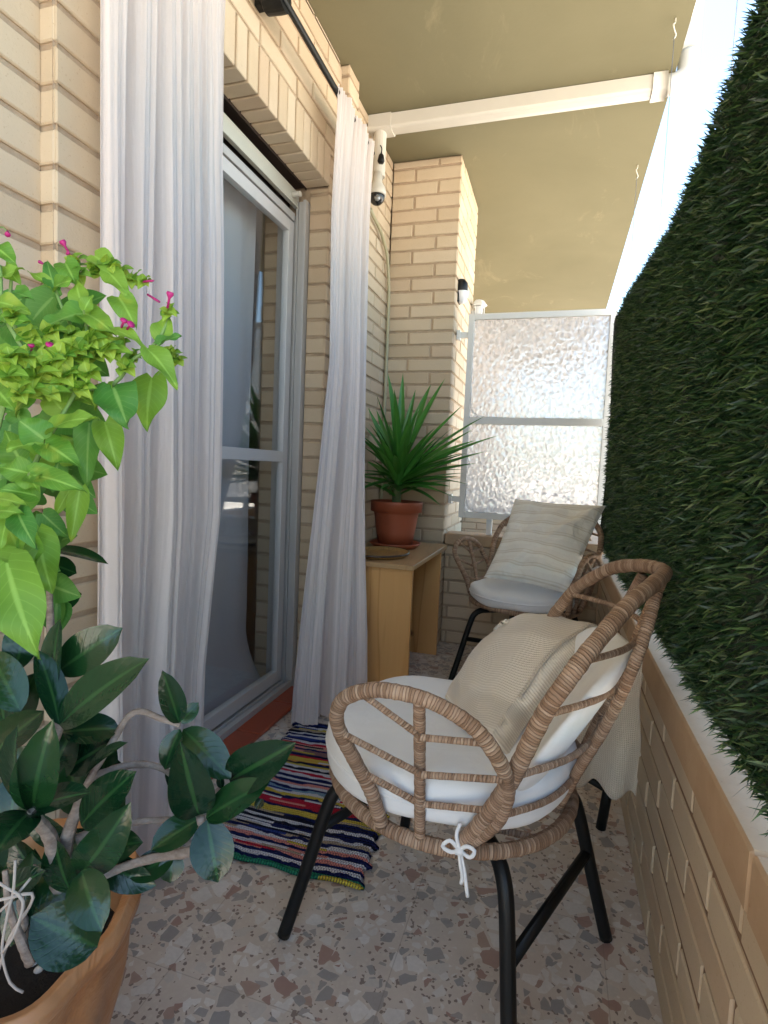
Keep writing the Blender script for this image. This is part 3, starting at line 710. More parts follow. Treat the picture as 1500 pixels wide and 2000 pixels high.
YL = mat_leaf('yucca_leaf', (.035, .16, .022), (.08, .27, .04), (.10, .26, .05), .34, .12, .3)
mb = MB(); hub = V(cx, cy, TZ+.30)
tips = [(757,728,2.70),(787,728,2.85),(870,738,2.75),(948,812,2.65),(925,838,2.8),(975,850,2.75),(948,882,2.7),(930,905,2.8),(880,950,2.72),(735,770,2.6),(712,832,2.75),(708,872,2.6),(820,790,2.55),(905,790,2.75),(700,930,2.75),(842,750,2.95),(770,760,2.5),(895,930,2.6),(860,960,2.5),(735,800,2.95),(812,760,2.75),(718,795,2.85),(715,900,2.95),(930,860,2.95),(800,810,2.45),(850,835,2.5),(912,885,2.5),(740,850,2.45),(706,850,2.5),(868,905,2.45)]
for k, (u, v, d) in enumerate(tips):
    T = P(u, v, d+.03); zb = .30+.07*(1-min(1, (v-720)/260)); B = V(cx, cy, TZ+zb)+nrm(T-V(cx, cy, TZ+zb))*.015
    up = V(0, 0, 1)+.35*np.array([-CF[0], -CF[1], 0])
    leaf(mb, B, T, random.uniform(.052, .068), up-nrm(T-B)*(up@nrm(T-B)), 'sword', .45, .03*random.uniform(-1, 1.5), 12)
for k in range(46):
    an = k*2.4; el = R(random.uniform(-12, 62)); L_ = random.uniform(.28, .42)
    dr = V(math.cos(an)*math.cos(el), math.sin(an)*math.cos(el), math.sin(el))
    T = hub+dr*L_; 
    if T[0] < WX+.02: T[0] = WX+.03+random.uniform(0, .05)
    leaf(mb, hub+dr*.015+V(0, 0, random.uniform(-.05, .05)), T, random.uniform(.042, .056), V(0, 0, 1), 'sword', .45, .05, 10)
part(mb, 'foliage', YL, yc, smooth=True)
tag(yc, 'spiky green yucca in a terracotta pot with saucer on the pine table', 'potted plant')

# ------------------------------------------------------------------ rug
def mat_rug():
    t = NT('rag_rug', rough=.95, spec=.05); u = t.uv(); sp = t.n('ShaderNodeSeparateXYZ', i_0=u)
    X, Y = sp.outputs[0], sp.outputs[1]
    wob = t.math('MULTIPLY', t.math('SUBTRACT', t.noise(t.mapv(u, (5, 9, 1)), 1, 3), .5), .045)
    y = t.math('ADD', Y, wob)
    nv, bl, yl, wh, rd, pk, bk, tn, gr, mv, or_, tl = (.012,.016,.075),(.03,.05,.22),(.58,.44,.06),(.62,.60,.64),(.46,.02,.035),(.68,.26,.22),(.012,.012,.016),(.42,.33,.24),(.03,.22,.12),(.25,.13,.12),(.60,.30,.06),(.20,.32,.42)
    def bands(seq):
        n = len(seq); return [(i/n, c) for i, c in enumerate(seq)]
    lo = [gr, nv, wh, nv, pk, wh, nv, pk, wh, nv, tn, wh, nv, bk, wh, bk, nv, yl, yl, nv, rd, rd, rd, nv, yl, wh, tl, nv, wh, pk, nv, wh]
    hi = [nv, wh, rd, wh, bk, wh, yl, bk, or_, yl, rd, nv, mv, mv, nv, pk, pk, rd, wh, nv, bl, wh, nv, wh, bk, tn, yl, wh, nv, bl, nv, tn]
    a = t.ramp(t.math('MULTIPLY', y, 2.0), bands(lo), 'CONSTANT'); b = t.ramp(t.math('SUBTRACT', t.math('MULTIPLY', y, 2.0), 1.0), bands(hi), 'CONSTANT')
    c = t.mix(t.math('GREATER_THAN', y, .5), a, b)
    rows = t.math('MULTIPLY', Y, 92.0)
    cell = t.n('ShaderNodeTexWhiteNoise', noise_dimensions='2D', i_Vector=t.n('ShaderNodeCombineXYZ', i_0=t.math('FLOOR', t.math('ADD', t.math('MULTIPLY', X, 4.0), t.math('MULTIPLY', t.math('FLOOR', rows), .37))), i_1=t.math('FLOOR', rows)).outputs[0])
    alt = t.ramp(cell.outputs[0], bands([nv, wh, tn, bk, pk, nv, yl, wh, bl, rd]), 'CONSTANT')
    c = t.mix(t.math('GREATER_THAN', t.n('ShaderNodeSeparateColor', i_Color=cell.outputs[1]).outputs[1], .82), c, alt)
    st = t.math('ABSOLUTE', t.math('SUBTRACT', t.math('FRACT', t.math('ADD', t.math('MULTIPLY', X, 62.0), t.math('MULTIPLY', t.math('FLOOR', rows), .5))), .5))
    rw = t.math('ABSOLUTE', t.math('SUBTRACT', t.math('FRACT', rows), .5))
    c = t.mix(t.math('MULTIPLY', t.math('GREATER_THAN', t.math('ADD', st, t.math('MULTIPLY', rw, .3)), .47), .8), c, (.015, .015, .05))
    t.col(c); t.bump(t.math('SUBTRACT', 1.0, t.math('ADD', t.math('MULTIPLY', rw, 1.4), st)), .9, .004); return t.m
A_, B_, C_, D_ = V(-.80, 1.15, 0), V(-.372, 1.165, 0), V(-.43, 1.90, 0), V(-.887, 1.895, 0)
def rg(u, v):
    p = (A_*(1-u)+B_*u)*(1-v)+(D_*(1-u)+C_*u)*v
    e = min(u, 1-u, v*1.7, (1-v)*1.7)
    p = p+V(.006*math.sin(v*70)+.004*math.sin(v*131), .004*math.sin(u*17), 0)*(1 if e < .02 else .3)
    p[2] = (.004 if e < 1e-6 else .011)+.0016*math.sin(v*92*6.283)+.002*math.sin(u*7+v*5); return p
mb = MB(); mb.grid(rg, 40, 368); 
def skirt(mb, f, nu, nv):
    pass
ru = mb.build('rag_rug', mat_rug(), smooth=True); sm = ru.modifiers.new('s', 'SOLIDIFY'); sm.thickness = .003; sm.offset = -1
tag(ru, 'multicoloured striped rag rug on the terrazzo floor', 'rug')

# ------------------------------------------------------------------ rattan chairs  (local x = front, y = sitter's left)
def sup(mb, c, rx, ry, rz, e1=.5, e2=1., nu=48, nv=24, fn=None):
    def pw(a, e): return math.copysign(abs(a)**e, a)
    def f(u, v):
        a = (u-.5)*2*math.pi; b = (v-.5)*math.pi
        p = V(rx*pw(math.cos(b), e1)*pw(math.cos(a), e2), ry*pw(math.cos(b), e1)*pw(math.sin(a), e2), rz*pw(math.sin(b), e1))
        if fn: p = fn(p)
        return p+np.array(c)
    mb.grid(f, nu, nv)
def make_chair(loc, rz, base_rot, label, tuck=False):
    ch = empty('rattan_chair', loc, rz)
    def b(mb, name, mt=RATTAN, smooth=True, lab=None, par=None):
        o = mb.build(name, mt, par or ch, smooth=smooth)
        if lab: o['label'] = lab
        return o
    rp = .05
    mb = MB(); mb.tube([(.235*math.cos(a)+.01, .243*math.sin(a), .365+.012*math.cos(a)) for a in np.linspace(0, 2*math.pi, 25)[:-1]], .0125, 12, True, step=.006, ripple=rp); sr = b(mb, 'seat_ring')
    mb = MB()
    for y in (-.15, -.05, .05, .15): 
        h = math.sqrt(.235**2-y*y); mb.tube([(-h, y, .355), (h, y, .362)], .006, 8, step=.02)
    b(mb, 'seat_slats')
    # back
    half = [(-.04, .243, .372), (-.065, .247, .40), (-.095, .257, .455), (-.123, .265, .515), (-.161, .270, .619), (-.187, .265, .668), (-.22, .245, .718), (-.279, .17, .778), (-.326, .09, .802)]
    pts = half+[(-.352, 0, .808)]+[(x, -y, z) for x, y, z in reversed(half)]
    mb = MB(); mb.tube(pts, .0132, 12, step=.006, ripple=rp); bf = b(mb, 'back_frame')
    mb = MB(); mb.tube([(-.215, 0, .365), (-.24, 0, .45), (-.285, 0, .58), (-.33, 0, .72), (-.352, 0, .800)], .0105, 10, step=.006, ripple=rp); b(mb, 'back_spine')
    for s in (1, -1):
        mb = MB(); mb.tube([(-.20, s*.05, .362), (-.225, s*.085, .45), (-.27, s*.125, .58), (-.305, s*.13, .70), (-.33, s*.085, .785)], .0095, 10, step=.006, ripple=rp); b(mb, 'back_rib')
    for z, xs, ys in ((.43, -.085, .25), (.515, -.123, .264), (.62, -.161, .269), (.70, -.205, .252)):
        mb = MB(); xm = -.218-(z-.365)*.315
        mb.tube([(xs, ys, z), (xm*.60+xs*.40, ys*.66, z+.004), (xm*.9+xs*.1, ys*.3, z+.008), (xm, 0, z+.01), (xm*.9+xs*.1, -ys*.3, z+.008), (xm*.60+xs*.40, -ys*.66, z+.004), (xs, -ys, z)], .0055, 8, step=.008, ripple=rp); b(mb, 'back_rung')
    # arms
    for s in (1, -1):
        sh, hz = (-.155, .70) if (s < 0 and tuck) else (0, 1)
        Pn = lambda x, z: (x+sh*min(1, (z-.37)/.1), s*(.242+.20*(z-.37)+(.02 if z > .5 else 0)), .37+(z-.37)*hz)
        mb = MB(); loop = [(.083, .38), (.10, .44), (.125, .49), (.146, .565), (.140, .605), (.112, .628), (.068, .640), (-.002, .634), (-.067, .603), (-.105, .555), (-.118, .50), (-.108, .445), (-.08, .405), (-.05, .375)]
        mb.tube([Pn(*p) for p in loop], .0118, 12, step=.006, ripple=rp); a_ = b(mb, 'arm')
        mb = MB(); mb.tube([Pn(.018, .374), Pn(.018, .50), Pn(.014, .632)], .0095, 10, step=.006, ripple=rp); b(mb, 'arm_spine')
        mb = MB()
        for (p, q) in (((.108, .630), (.016, .575)), ((.142, .553), (.016, .508)), ((.119, .476), (.018, .438)), ((.016, .57), (-.08, .58)), ((.014, .505), (-.112, .525)), ((.016, .438), (-.105, .455))):
            mb.tube([Pn(*p), Pn(*q)], .0055, 8, step=.008, ripple=rp)
        b(mb, 'arm_rungs')
    # metal base
    br = empty('metal_base', (0, 0, 0), base_rot); br.parent = ch
    feet = {'fl': (.262, .215), 'fr': (.262, -.215), 'bl': (-.235, .205), 'br': (-.262, -.212)}
    def legp(k, t):
        x, y = feet[k]; n_ = math.hypot(x, y); dx, dy = x/n_, y/n_
        return V(dx*(.262+(n_-.262)*t), dy*(.262+(n_-.262)*t), .27*(1-t))
    for k in feet:
        x, y = feet[k]; n_ = math.hypot(x, y); dx, dy = x/n_, y/n_
        mb = MB(); mb.tube([(dx*.03, dy*.03, .336), (dx*.17, dy*.17, .337), (dx*.215, dy*.215, .333), (dx*.243, dy*.243, .315), (dx*.262, dy*.262, .27), tuple(legp(k, .5)), tuple(legp(k, 1)+V(0, 0, .004))], .0132, 14, step=.012)
        o = mb.build('leg', BLACK, br, smooth=True)
    for k1, k2, t1, t2 in (('fl', 'fr', .12, .25), ('bl', 'br', .28, .28)):
        mb = MB(); mb.tube([legp(k1, t1), legp(k2, t2)], .0105, 12); mb.build('brace', BLACK, br, smooth=True)
    tag(ch, label, 'chair', 'rattan armchairs with black metal legs'); return ch
CC = (-.16, 1.105, 0); RZ = math.pi
near = make_chair(CC, RZ, R(-20), 'nearest rattan armchair, seen from behind its open woven arm, on the terrazzo floor', True)
far = make_chair((-.11, 2.68, 0), R(180+66), R(0), 'far rattan armchair in the corner below the patterned glass screen')

def seat_cushion(chair, label, tie=False, th=.052):
    zc = .377+th
    e = empty('seat_cushion', chair.location, chair.rotation_euler.z)
    mb = MB(); sup(mb, (.018, 0, zc), .247, .247, th, .42, 1.0, 64, 24, lambda p: p+V(0, 0, .004*math.sin(p[0]*22+p[1]*9)+.003*math.sin(p[1]*31)))
    o = mb.build('cushion_cover', WHITE, e, smooth=True)
    mb = MB(); mb.tube([(.018+.247*math.cos(a), .247*math.sin(a), zc) for a in np.linspace(0, 2*math.pi, 49)[:-1]], .0035, 8, True); mb.build('piping', WHITE, e, smooth=True)
    if tie:
        mb = MB(); c = V(-.050, .258, .378)
        for pts in ([(0, 0, 0), (.02, .004, .018), (.034, .006, .004), (.016, .006, -.004), (0, 0, 0)], [(0, 0, 0), (-.014, .004, .014), (-.03, .006, .010), (-.022, .006, -.006), (0, 0, 0)],
                    [(0, 0, 0), (-.012, .010, -.03), (-.018, .012, -.06), (-.022, .010, -.085)], [(0, 0, 0), (-.004, .012, -.02), (-.010, .014, -.042), (-.008, .012, -.06)], [(0, 0, 0), (.008, .0, .03), (.003, -.01, .05)]):
            mb.tube([c+np.array(p)*.78 for p in pts], .0032, 7, step=.004)
        mb.tube([c+V(-.006, .003, 0), c+V(.006, .003, 0)], .006, 8); mb.build('tie_bow', WHITE, e, smooth=True)
    tag(e, label, 'cushion', 'white seat cushions on the rattan chairs'); return e
seat_cushion(near, 'thick round white seat cushion tied with a bow on the nearest chair', True)
seat_cushion(far, 'flat white seat cushion under the striped pillow on the far chair', False, .042)
bc = empty('back_cushion', near.location, near.rotation_euler.z)
def bcf(p):
    # local: width y, height z, depth x ; bend round the back and lean
    w, h, d = p[1], p[2], p[0]
    w = w-.035*0; zz = .553+h; x = -.162-(zz-.45)*.60+d*(1-1.3*max(0, zz-.5))+1.35*w*w
    return V(x, (w+.02)*(1-.35*max(0, (zz-.60))/.2), zz+.004*math.sin(w*30))
mb = MB(); sup(mb, (0, 0, 0),   .026, .19, .122, .5, .75, 56, 28, bcf); mb.build('cushion_cover', WHITE, bc, smooth=True)
tag(bc, 'white back cushion leaning in the nearest rattan chair', 'cushion')

# knitted blanket over the near chair
def mat_blanket():
    t = NT('waffle_knit', rough=.95, spec=.05); u = t.uv(); sp = t.n('ShaderNodeSeparateXYZ', i_0=u)
    a = t.math('SINE', t.math('MULTIPLY', sp.outputs[0], 2*math.pi*60)); b = t.math('SINE', t.math('MULTIPLY', sp.outputs[1], 2*math.pi*72))
    h = t.math('MULTIPLY', t.math('ADD', a, b), .5)
    c = t.ramp(t.math('ADD', t.math('MULTIPLY', h, .5), .5), [(0, (.62, .51, .39)), (.6, (.80, .70, .57))]); t.col(c); t.bump(h, .5, .002); t.b.inputs['Sheen Weight'].default_value = .2; return t.m
KN = mat_blanket()
bl_ = empty('knit_blanket', CC, math.pi)
FE = [ON(869, 1358, 'z', .508), ON(886, 1325, 'z', .512), ON(912, 1286, 'z', .525), ON(942, 1246, 'z', .552), ON(985, 1210, 'y', 1.385), ON(1000, 1216, 'y', 1.43)]
BE = [ON(962, 1428, 'z', .512), ON(1002, 1372, 'y', 1.095), ON(1050, 1300, 'y', 1.14), ON(1098, 1252, 'y', 1.20), ON(1150, 1216, 'y', 1.31), ON(1165, 1222, 'y', 1.37)]
ME = [ON(905, 1402, 'z', .509), ON(925, 1350, 'z', .518), ON(955, 1285, 'y', 1.24), ON(1000, 1236, 'y', 1.30), ON(1062, 1198, 'y', 1.40), ON(1080, 1206, 'y', 1.45)]
def blk(u, v):
    k = [0, .25, .5, .75, .95, 1]
    f = lambda E: V(*[np.interp(u, k, [p[i] for p in E]) for i in range(3)])
    a, b, c = f(FE), f(ME), f(BE)
    vv = min(v/.97, 1); p = a*(2*(vv-.5)*(vv-1))+b*(4*vv*(1-vv))+c*(2*vv*(vv-.5))
    if v > .999: p = p+V(.030, .0, -.035)
    w = .003*math.sin(u*13+v*6)+.0022*math.sin(v*17+u*4)
    e = -.004 if v < .02 or u < .015 else 0
    return V(-(p[0]-CC[0]), -(p[1]-CC[1]), p[2]+w+e)
mb = MB(); mb.grid(blk, 50, 70); o = mb.build('draped_cloth', KN, bl_, smooth=True); sm = o.modifiers.new('s', 'SOLIDIFY'); sm.thickness = .006; sm.offset = 1
def hang(u, v):
    x = np.interp(u, [0, 1], [-.14, -.40]); x = x+.02*math.sin(v*5)*(1-v)
    z0_ = np.interp(u, [0, .5, 1], [.60, .60, .55]); z1_ = np.interp(u, [0, .4, .55, 1], [.31, .175, .19, .17])+.012*math.sin(u*22)
    y = -.352-.035*math.sin(min(v*1.6, 1)*math.pi/2)+.018*math.sin(u*15+v*2.5)*(v)
    return V(x, y, z0_+(z1_-z0_)*v)
mb = MB(); mb.grid(hang, 50, 40); o = mb.build('hanging_end', KN, bl_, smooth=True); sm = o.modifiers.new('s', 'SOLIDIFY'); sm.thickness = .006
tag(bl_, 'cream waffle knit blanket draped over the nearest chair', 'blanket')

# striped pillow on the far chair
def mat_pillow():
    t = NT('striped_linen', rough=.95, spec=.05); u = t.uv(); sp = t.n('ShaderNodeSeparateXYZ', i_0=u)
    yy = t.math('FRACT', t.math('MULTIPLY', t.math('ADD', sp.outputs[1], .02), 8.0))
    c = t.ramp(yy, [(0, (.92, .88, .80)), (.28, (.92, .88, .80)), (.33, (.70, .62, .50)), (.42, (.86, .81, .73)), (.50, (.86, .81, .73)), (.52, (.70, .62, .50)), (.62, (.88, .83, .75))])
    n = t.noise(t.obj(), 420, 2); c = t.mix(t.math('MULTIPLY', n, .3), c, (.5, .45, .38)); t.col(c)
    t.bump(t.math('ADD', t.math('MULTIPLY', t.noise(t.obj(), 11, 4, .55, 1.5), 1.0), t.math('MULTIPLY', n, .05)), .6, .02); return t.m
c4 = [V(-.285, 2.50, .505), V(.082, 2.44, .475), V(.215, 2.70, .845), V(-.190, 2.78, .850)]   # BL BR TR TL
pn = nrm(np.cross(c4[1]-c4[0], c4[3]-c4[0]))
def pil_(side):
    def f(u, v):
        p = (c4[0]*(1-u)+c4[1]*u)*(1-v)+(c4[3]*(1-u)+c4[2]*u)*v
        cu, cv = u-.5, v-.5
        pinch = 1-.10*(1-(2*abs(cv))**2)*0
        p = p+(c4[1]-c4[0])*(-cu*.07*(1-(2*cv)**2))*1+(c4[3]-c4[0])*(-cv*.07*(1-(2*cu)**2))
        th = (max(0, (1-(2*cu)**2))*max(0, (1-(2*cv)**2)))**.42*.058
        wr = .007*math.sin(u*8+v*14)+.006*math.sin(u*17-v*9)+.012*math.exp(-((u-v*.9-.12)/.07)**2)
        e = min(1, 8*min(u, 1-u, v, 1-v))
        return p+pn*(side*th+wr*e*(1 if side > 0 else .2))
    return f
mb = MB(); mb.grid(pil_(1), 48, 48); mb.grid(pil_(-1), 24, 24)
o = mb.build('striped_pillow', mat_pillow(), smooth=True); tag(o, 'large cream pillow with thin beige stripes on the far chair', 'pillow')

# low black stand behind the near chair
st = empty('metal_stand', (.178, 1.615, 0))
mb = MB(); mb.tube([(.176, 1.615, .0), (.190, 1.605, .165)], .0135, 14); part(mb, 'leg', BLACK, st, smooth=True)
mb = MB(); mb.tube([(.186, 1.612, .115), (.06, 1.70, .125), (-.02, 1.755, .13)], .0105, 12); part(mb, 'brace', BLACK, st, smooth=True)
mb = MB(); mb.tube([(-.035, 1.765, .0), (-.022, 1.757, .165)], .0135, 14); part(mb, 'leg', BLACK, st, smooth=True)
tag(st, 'short black tubular stand on the floor by the parapet', 'stand')

# ------------------------------------------------------------------ big pot with rubber plant
PC = V(-.686, .524, 0)
POTM = NT('ochre_plastic', rough=.4, spec=.45); q = POTM.noise(POTM.obj(), 9, 4, .55, .8)
POTM.col(POTM.ramp(q, [(.30, (.40, .16, .055)), (.5, (.47, .21, .08)), (.62, (.52, .26, .12)), (.75, (.44, .19, .07))])); POTM.bump(q, .5, .02); POTM = POTM.m
pot = empty('rubber_plant', tuple(PC))
def potf(prof):
    def f(u, v):
        k = v*(len(prof)-1); i = min(int(k), len(prof)-2); a = k-i
        r = prof[i][0]*(1-a)+prof[i+1][0]*a; z = prof[i][1]*(1-a)+prof[i+1][1]*a
        an = u*2*math.pi; wob = .006*math.sin(an*5+z*14)+.005*math.sin(an*3+1+z*20)+.003*math.sin(an*11)
        top = max(0, (z-.30)/.06); bump = .035*math.exp(-((an-.75)/.14)**2)+.02*math.exp(-((an-1.15)/.1)**2)
        return V(PC[0]+(r+wob)*math.cos(an), PC[1]+(r+wob)*math.sin(an), z+top*(bump+.006*math.sin(an*4)))
    return f
mb = MB(); mb.grid(potf([(.001, .004), (.125, .004), (.135, .02), (.150, .15), (.163, .29), (.168, .32), (.182, .335), (.186, .352), (.178, .364), (.166, .360), (.158, .345), (.152, .31), (.145, .26)]), 120, 60)
part(mb, 'pot', POTM, pot, smooth=True)
mb = MB(); mb.lathe([(.158, .30), (.10, .312), (.05, .305), (0, .315)], tuple(PC), 40); part(mb, 'soil', SOIL, pot, smooth=True)
PEB = flat('pale_stone', (.6, .57, .52), .6)
for k in range(7):
    an = random.uniform(-1.2, 1.2); r_ = random.uniform(.06, .14); c = PC+V(r_*math.cos(an), r_*math.sin(an), .312); q_ = random.uniform(.004, .008)
    mb = MB(); mb.lathe([(0, -q_*.5), (q_*.8, -q_*.2), (q_, .1*q_), (q_*.6, .5*q_), (0, .6*q_)], tuple(c), 10); part(mb, 'pebble', PEB, pot, smooth=True)
FIC = mat_leaf('rubber_leaf', (.004, .024, .010), (.013, .052, .013), (.028, .085, .025), .17, 0, .6, .42, back=(.014, .042, .022), veink=.05)
toCam = -CF
def PL(lst, mb, shape, k=2.5, off=(0, 1250), **kw):
    for (bx, by, tx, ty, w, db, dt, nh, fold, arc) in lst:
        B = P(bx, by, db); T = P(tx, ty, dt); wd = w/FPX*(db+dt)/2
        wd *= 1.22 if shape == 'heart' else 1.06; n = toCam*nh[0]+V(0, 0, 1)*nh[1]+CR*nh[2]
        leaf(mb, B, T, wd, n, shape, fold, arc, **kw)
mb = MB()
L1 = [(116,1416,292,1286,84,.62,.60,(1,.5,-.2),.25,.06),(112,1312,240,1226,76,.66,.66,(1,.3,.2),.15,.05),(108,1352,118,1208,58,.64,.66,(1,.1,-.4),.3,.05),
(116,1416,72,1268,54,.62,.64,(.6,.1,.9),.3,.05),(122,1430,236,1424,60,.64,.66,(.8,.8,0),.2,.06),(62,1586,36,1415,70,.60,.56,(1,.2,-.5),.35,.08),
(66,1584,104,1404,84,.60,.57,(1,.3,.3),.35,.10),(64,1582,178,1548,58,.60,.58,(.7,1,0),.3,.06),(60,1586,-12,1672,82,.60,.54,(1,.6,.2),.3,.08),
(-20,1480,86,1388,76,.58,.62,(.7,.8,0),.2,.05),(128,1505,218,1448,60,.66,.66,(1,.5,0),.1,.04),(165,1520,250,1450,38,.64,.62,(.5,1,0),.4,.06),
(158,1612,267,1506,78,.63,.62,(1,.4,-.3),.2,.06),(160,1702,256,1566,82,.60,.58,(1,.2,.4),.35,.10),(140,1745,108,1636,78,.62,.62,(1,.1,-.3),.2,.05),
(160,1700,199,1820,78,.58,.55,(1,.5,.3),.3,.10),(190,1850,60,1790,110,.62,.60,(.9,.8,0),.2,.05),(40,1390,-20,1270,70,.62,.64,(.8,.2,.5),.2,.05),
(350,1412,317,1309,50,.66,.64,(1,.2,.5),.45,.04),(352,1412,388,1372,30,.67,.68,(1,.3,.2),.2,.05),(352,1424,322,1504,46,.67,.66,(1,.2,-.3),.25,.05),
(358,1424,452,1522,66,.68,.66,(1,.4,.5),.25,.08),(388,1592,352,1448,92,.66,.62,(1,.1,.35),.55,.08),(390,1585,322,1498,36,.68,.69,(1,.1,-.4),.2,.04),
(448,1524,579,1450,92,.67,.63,(1,.3,-.1),.55,.06),(402,1598,527,1528,64,.65,.63,(.8,.8,0),.25,.05),(405,1600,426,1724,80,.65,.63,(1,.2,.3),.25,.06),
(388,1600,294,1661,58,.66,.63,(.9,.6,-.2),.25,.05),(340,1672,250,1714,52,.70,.68,(.8,.6,0),.2,.05),(338,1664,332,1725,46,.70,.69,(.8,.5,.2),.2,.05),(432,1540,430,1512,16,.66,.66,(1,.2,0),.3,0),
(500,1580,512,1560,18,.68,.7,(1,.2,0),.2,0),(95,1075,212,1102,30,.72,.72,(.6,.9,.1),.35,-.08),(92,1098,150,1120,40,.72,.72,(1,.4,.2),.1,.04),(100,1178,160,1160,46,.72,.72,(1,.2,-.2),.1,.03),
(20,1600,40,1500,60,.66,.68,(1,.2,.2),.2,.05),(60,1720,20,1850,60,.62,.60,(1,.5,0),.2,.05),(30,1310,60,1190,60,.66,.68,(1,.2,.4),.2,.05),(70,1690,150,1790,70,.64,.62,(.8,.8,.2),.2,.05),
(20,1450,60,1560,50,.64,.63,(1,.3,.2),.2,.05),(0,1750,90,1700,50,.6,.6,(.8,.6,0),.2,.05)]
PL(L1, mb, 'ficus', seg=16)
random.seed(5)
for k in range(34):
    u, v = random.uniform(-20, 215), random.uniform(1400, 1800)
    if u > 120 and (v < 1480 or v > 1740): continue
    an = random.uniform(-2.6, .5); q = random.uniform(95, 135); d = random.uniform(.66, .72)
    PL([(u, v, u+q*math.cos(an), v+q*math.sin(an), random.uniform(52, 70), d, d-.01, (1, random.uniform(.1, .8), random.uniform(-.4, .4)), .25, .06)], mb, 'ficus', seg=12)
part(mb, 'foliage', FIC, pot, smooth=True)
BARK = NT('grey_bark', rough=.85); BARK.col(BARK.ramp(BARK.noise(BARK.mapv(BARK.obj(), (60, 60, 120)), 1, 4, .7), [(.3, (.16, .11, .085)), (.7, (.34, .28, .24))])); BARK.bump(BARK.noise(BARK.obj(), 150, 4), .6, .003); BARK = BARK.m
mb = MB()
def stem(mb, l, r, step=.006, rip=.08): mb.tube([P(u, v, d) for u, v, d in l], r, 9, step=step, ripple=rip)
stem(mb, [(110,1860,.64),(118,1740,.635),(130,1640,.63),(172,1530,.64),(225,1440,.655),(250,1400,.66),(276,1389,.665),(310,1402,.668),(352,1416,.67)], [.012, .011, .010, .008, .006, .004, .0038, .0036, .0034])
stem(mb, [(172,1530,.64),(200,1512,.65),(256,1494,.66),(312,1499,.665),(350,1530,.675),(388,1592,.67)], [.006, .0045, .004, .0036, .0034, .0034])
stem(mb, [(150,1640,.64),(200,1620,.65),(250,1608,.66),(324,1601,.67),(380,1604,.672)], [.006, .004, .0036, .0034])
stem(mb, [(180,1720,.66),(250,1690,.675),(320,1672,.68),(368,1664,.67),(396,1640,.66),(392,1596,.655)], [.005, .005, .0055, .006, .0055, .005])
stem(mb, [(118,1740,.635),(100,1640,.62),(66,1584,.60),(80,1500,.62),(116,1416,.625),(108,1352,.64),(100,1250,.67),(95,1090,.72)], [.010, .008, .006, .006, .005, .005, .004, .003])
stem(mb, [(60,1880,.60),(20,1780,.58),(10,1700,.58)], [.006, .004, .003]); stem(mb, [(70,1860,.61),(40,1760,.60),(70,1690,.61)], [.005, .004, .003])
part(mb, 'stem', BARK, pot, smooth=True)
mb = MB()
DRY = flat('dry_root', (.40, .34, .30), .8)
stem(mb, [(-10,1720,.55),(20,1738,.55),(45,1760,.55),(30,1820,.555),(5,1860,.56)], .0015); stem(mb, [(-10,1760,.55),(25,1752,.55),(62,1745,.555),(58,1770,.56),(20,1830,.56),(-5,1900,.57)], .0016); stem(mb, [(30,1680,.55),(26,1740,.55),(14,1790,.555),(4,1860,.56),(20,1920,.57),(45,1938,.575)], .0014)
stem(mb, [(60,1715,.56),(35,1745,.555),(0,1780,.55)], .0013)
part(mb, 'dry_stems', DRY, pot, smooth=True)
tag(pot, 'dark glossy rubber plant in a big ochre pot at the bottom left', 'potted plant')

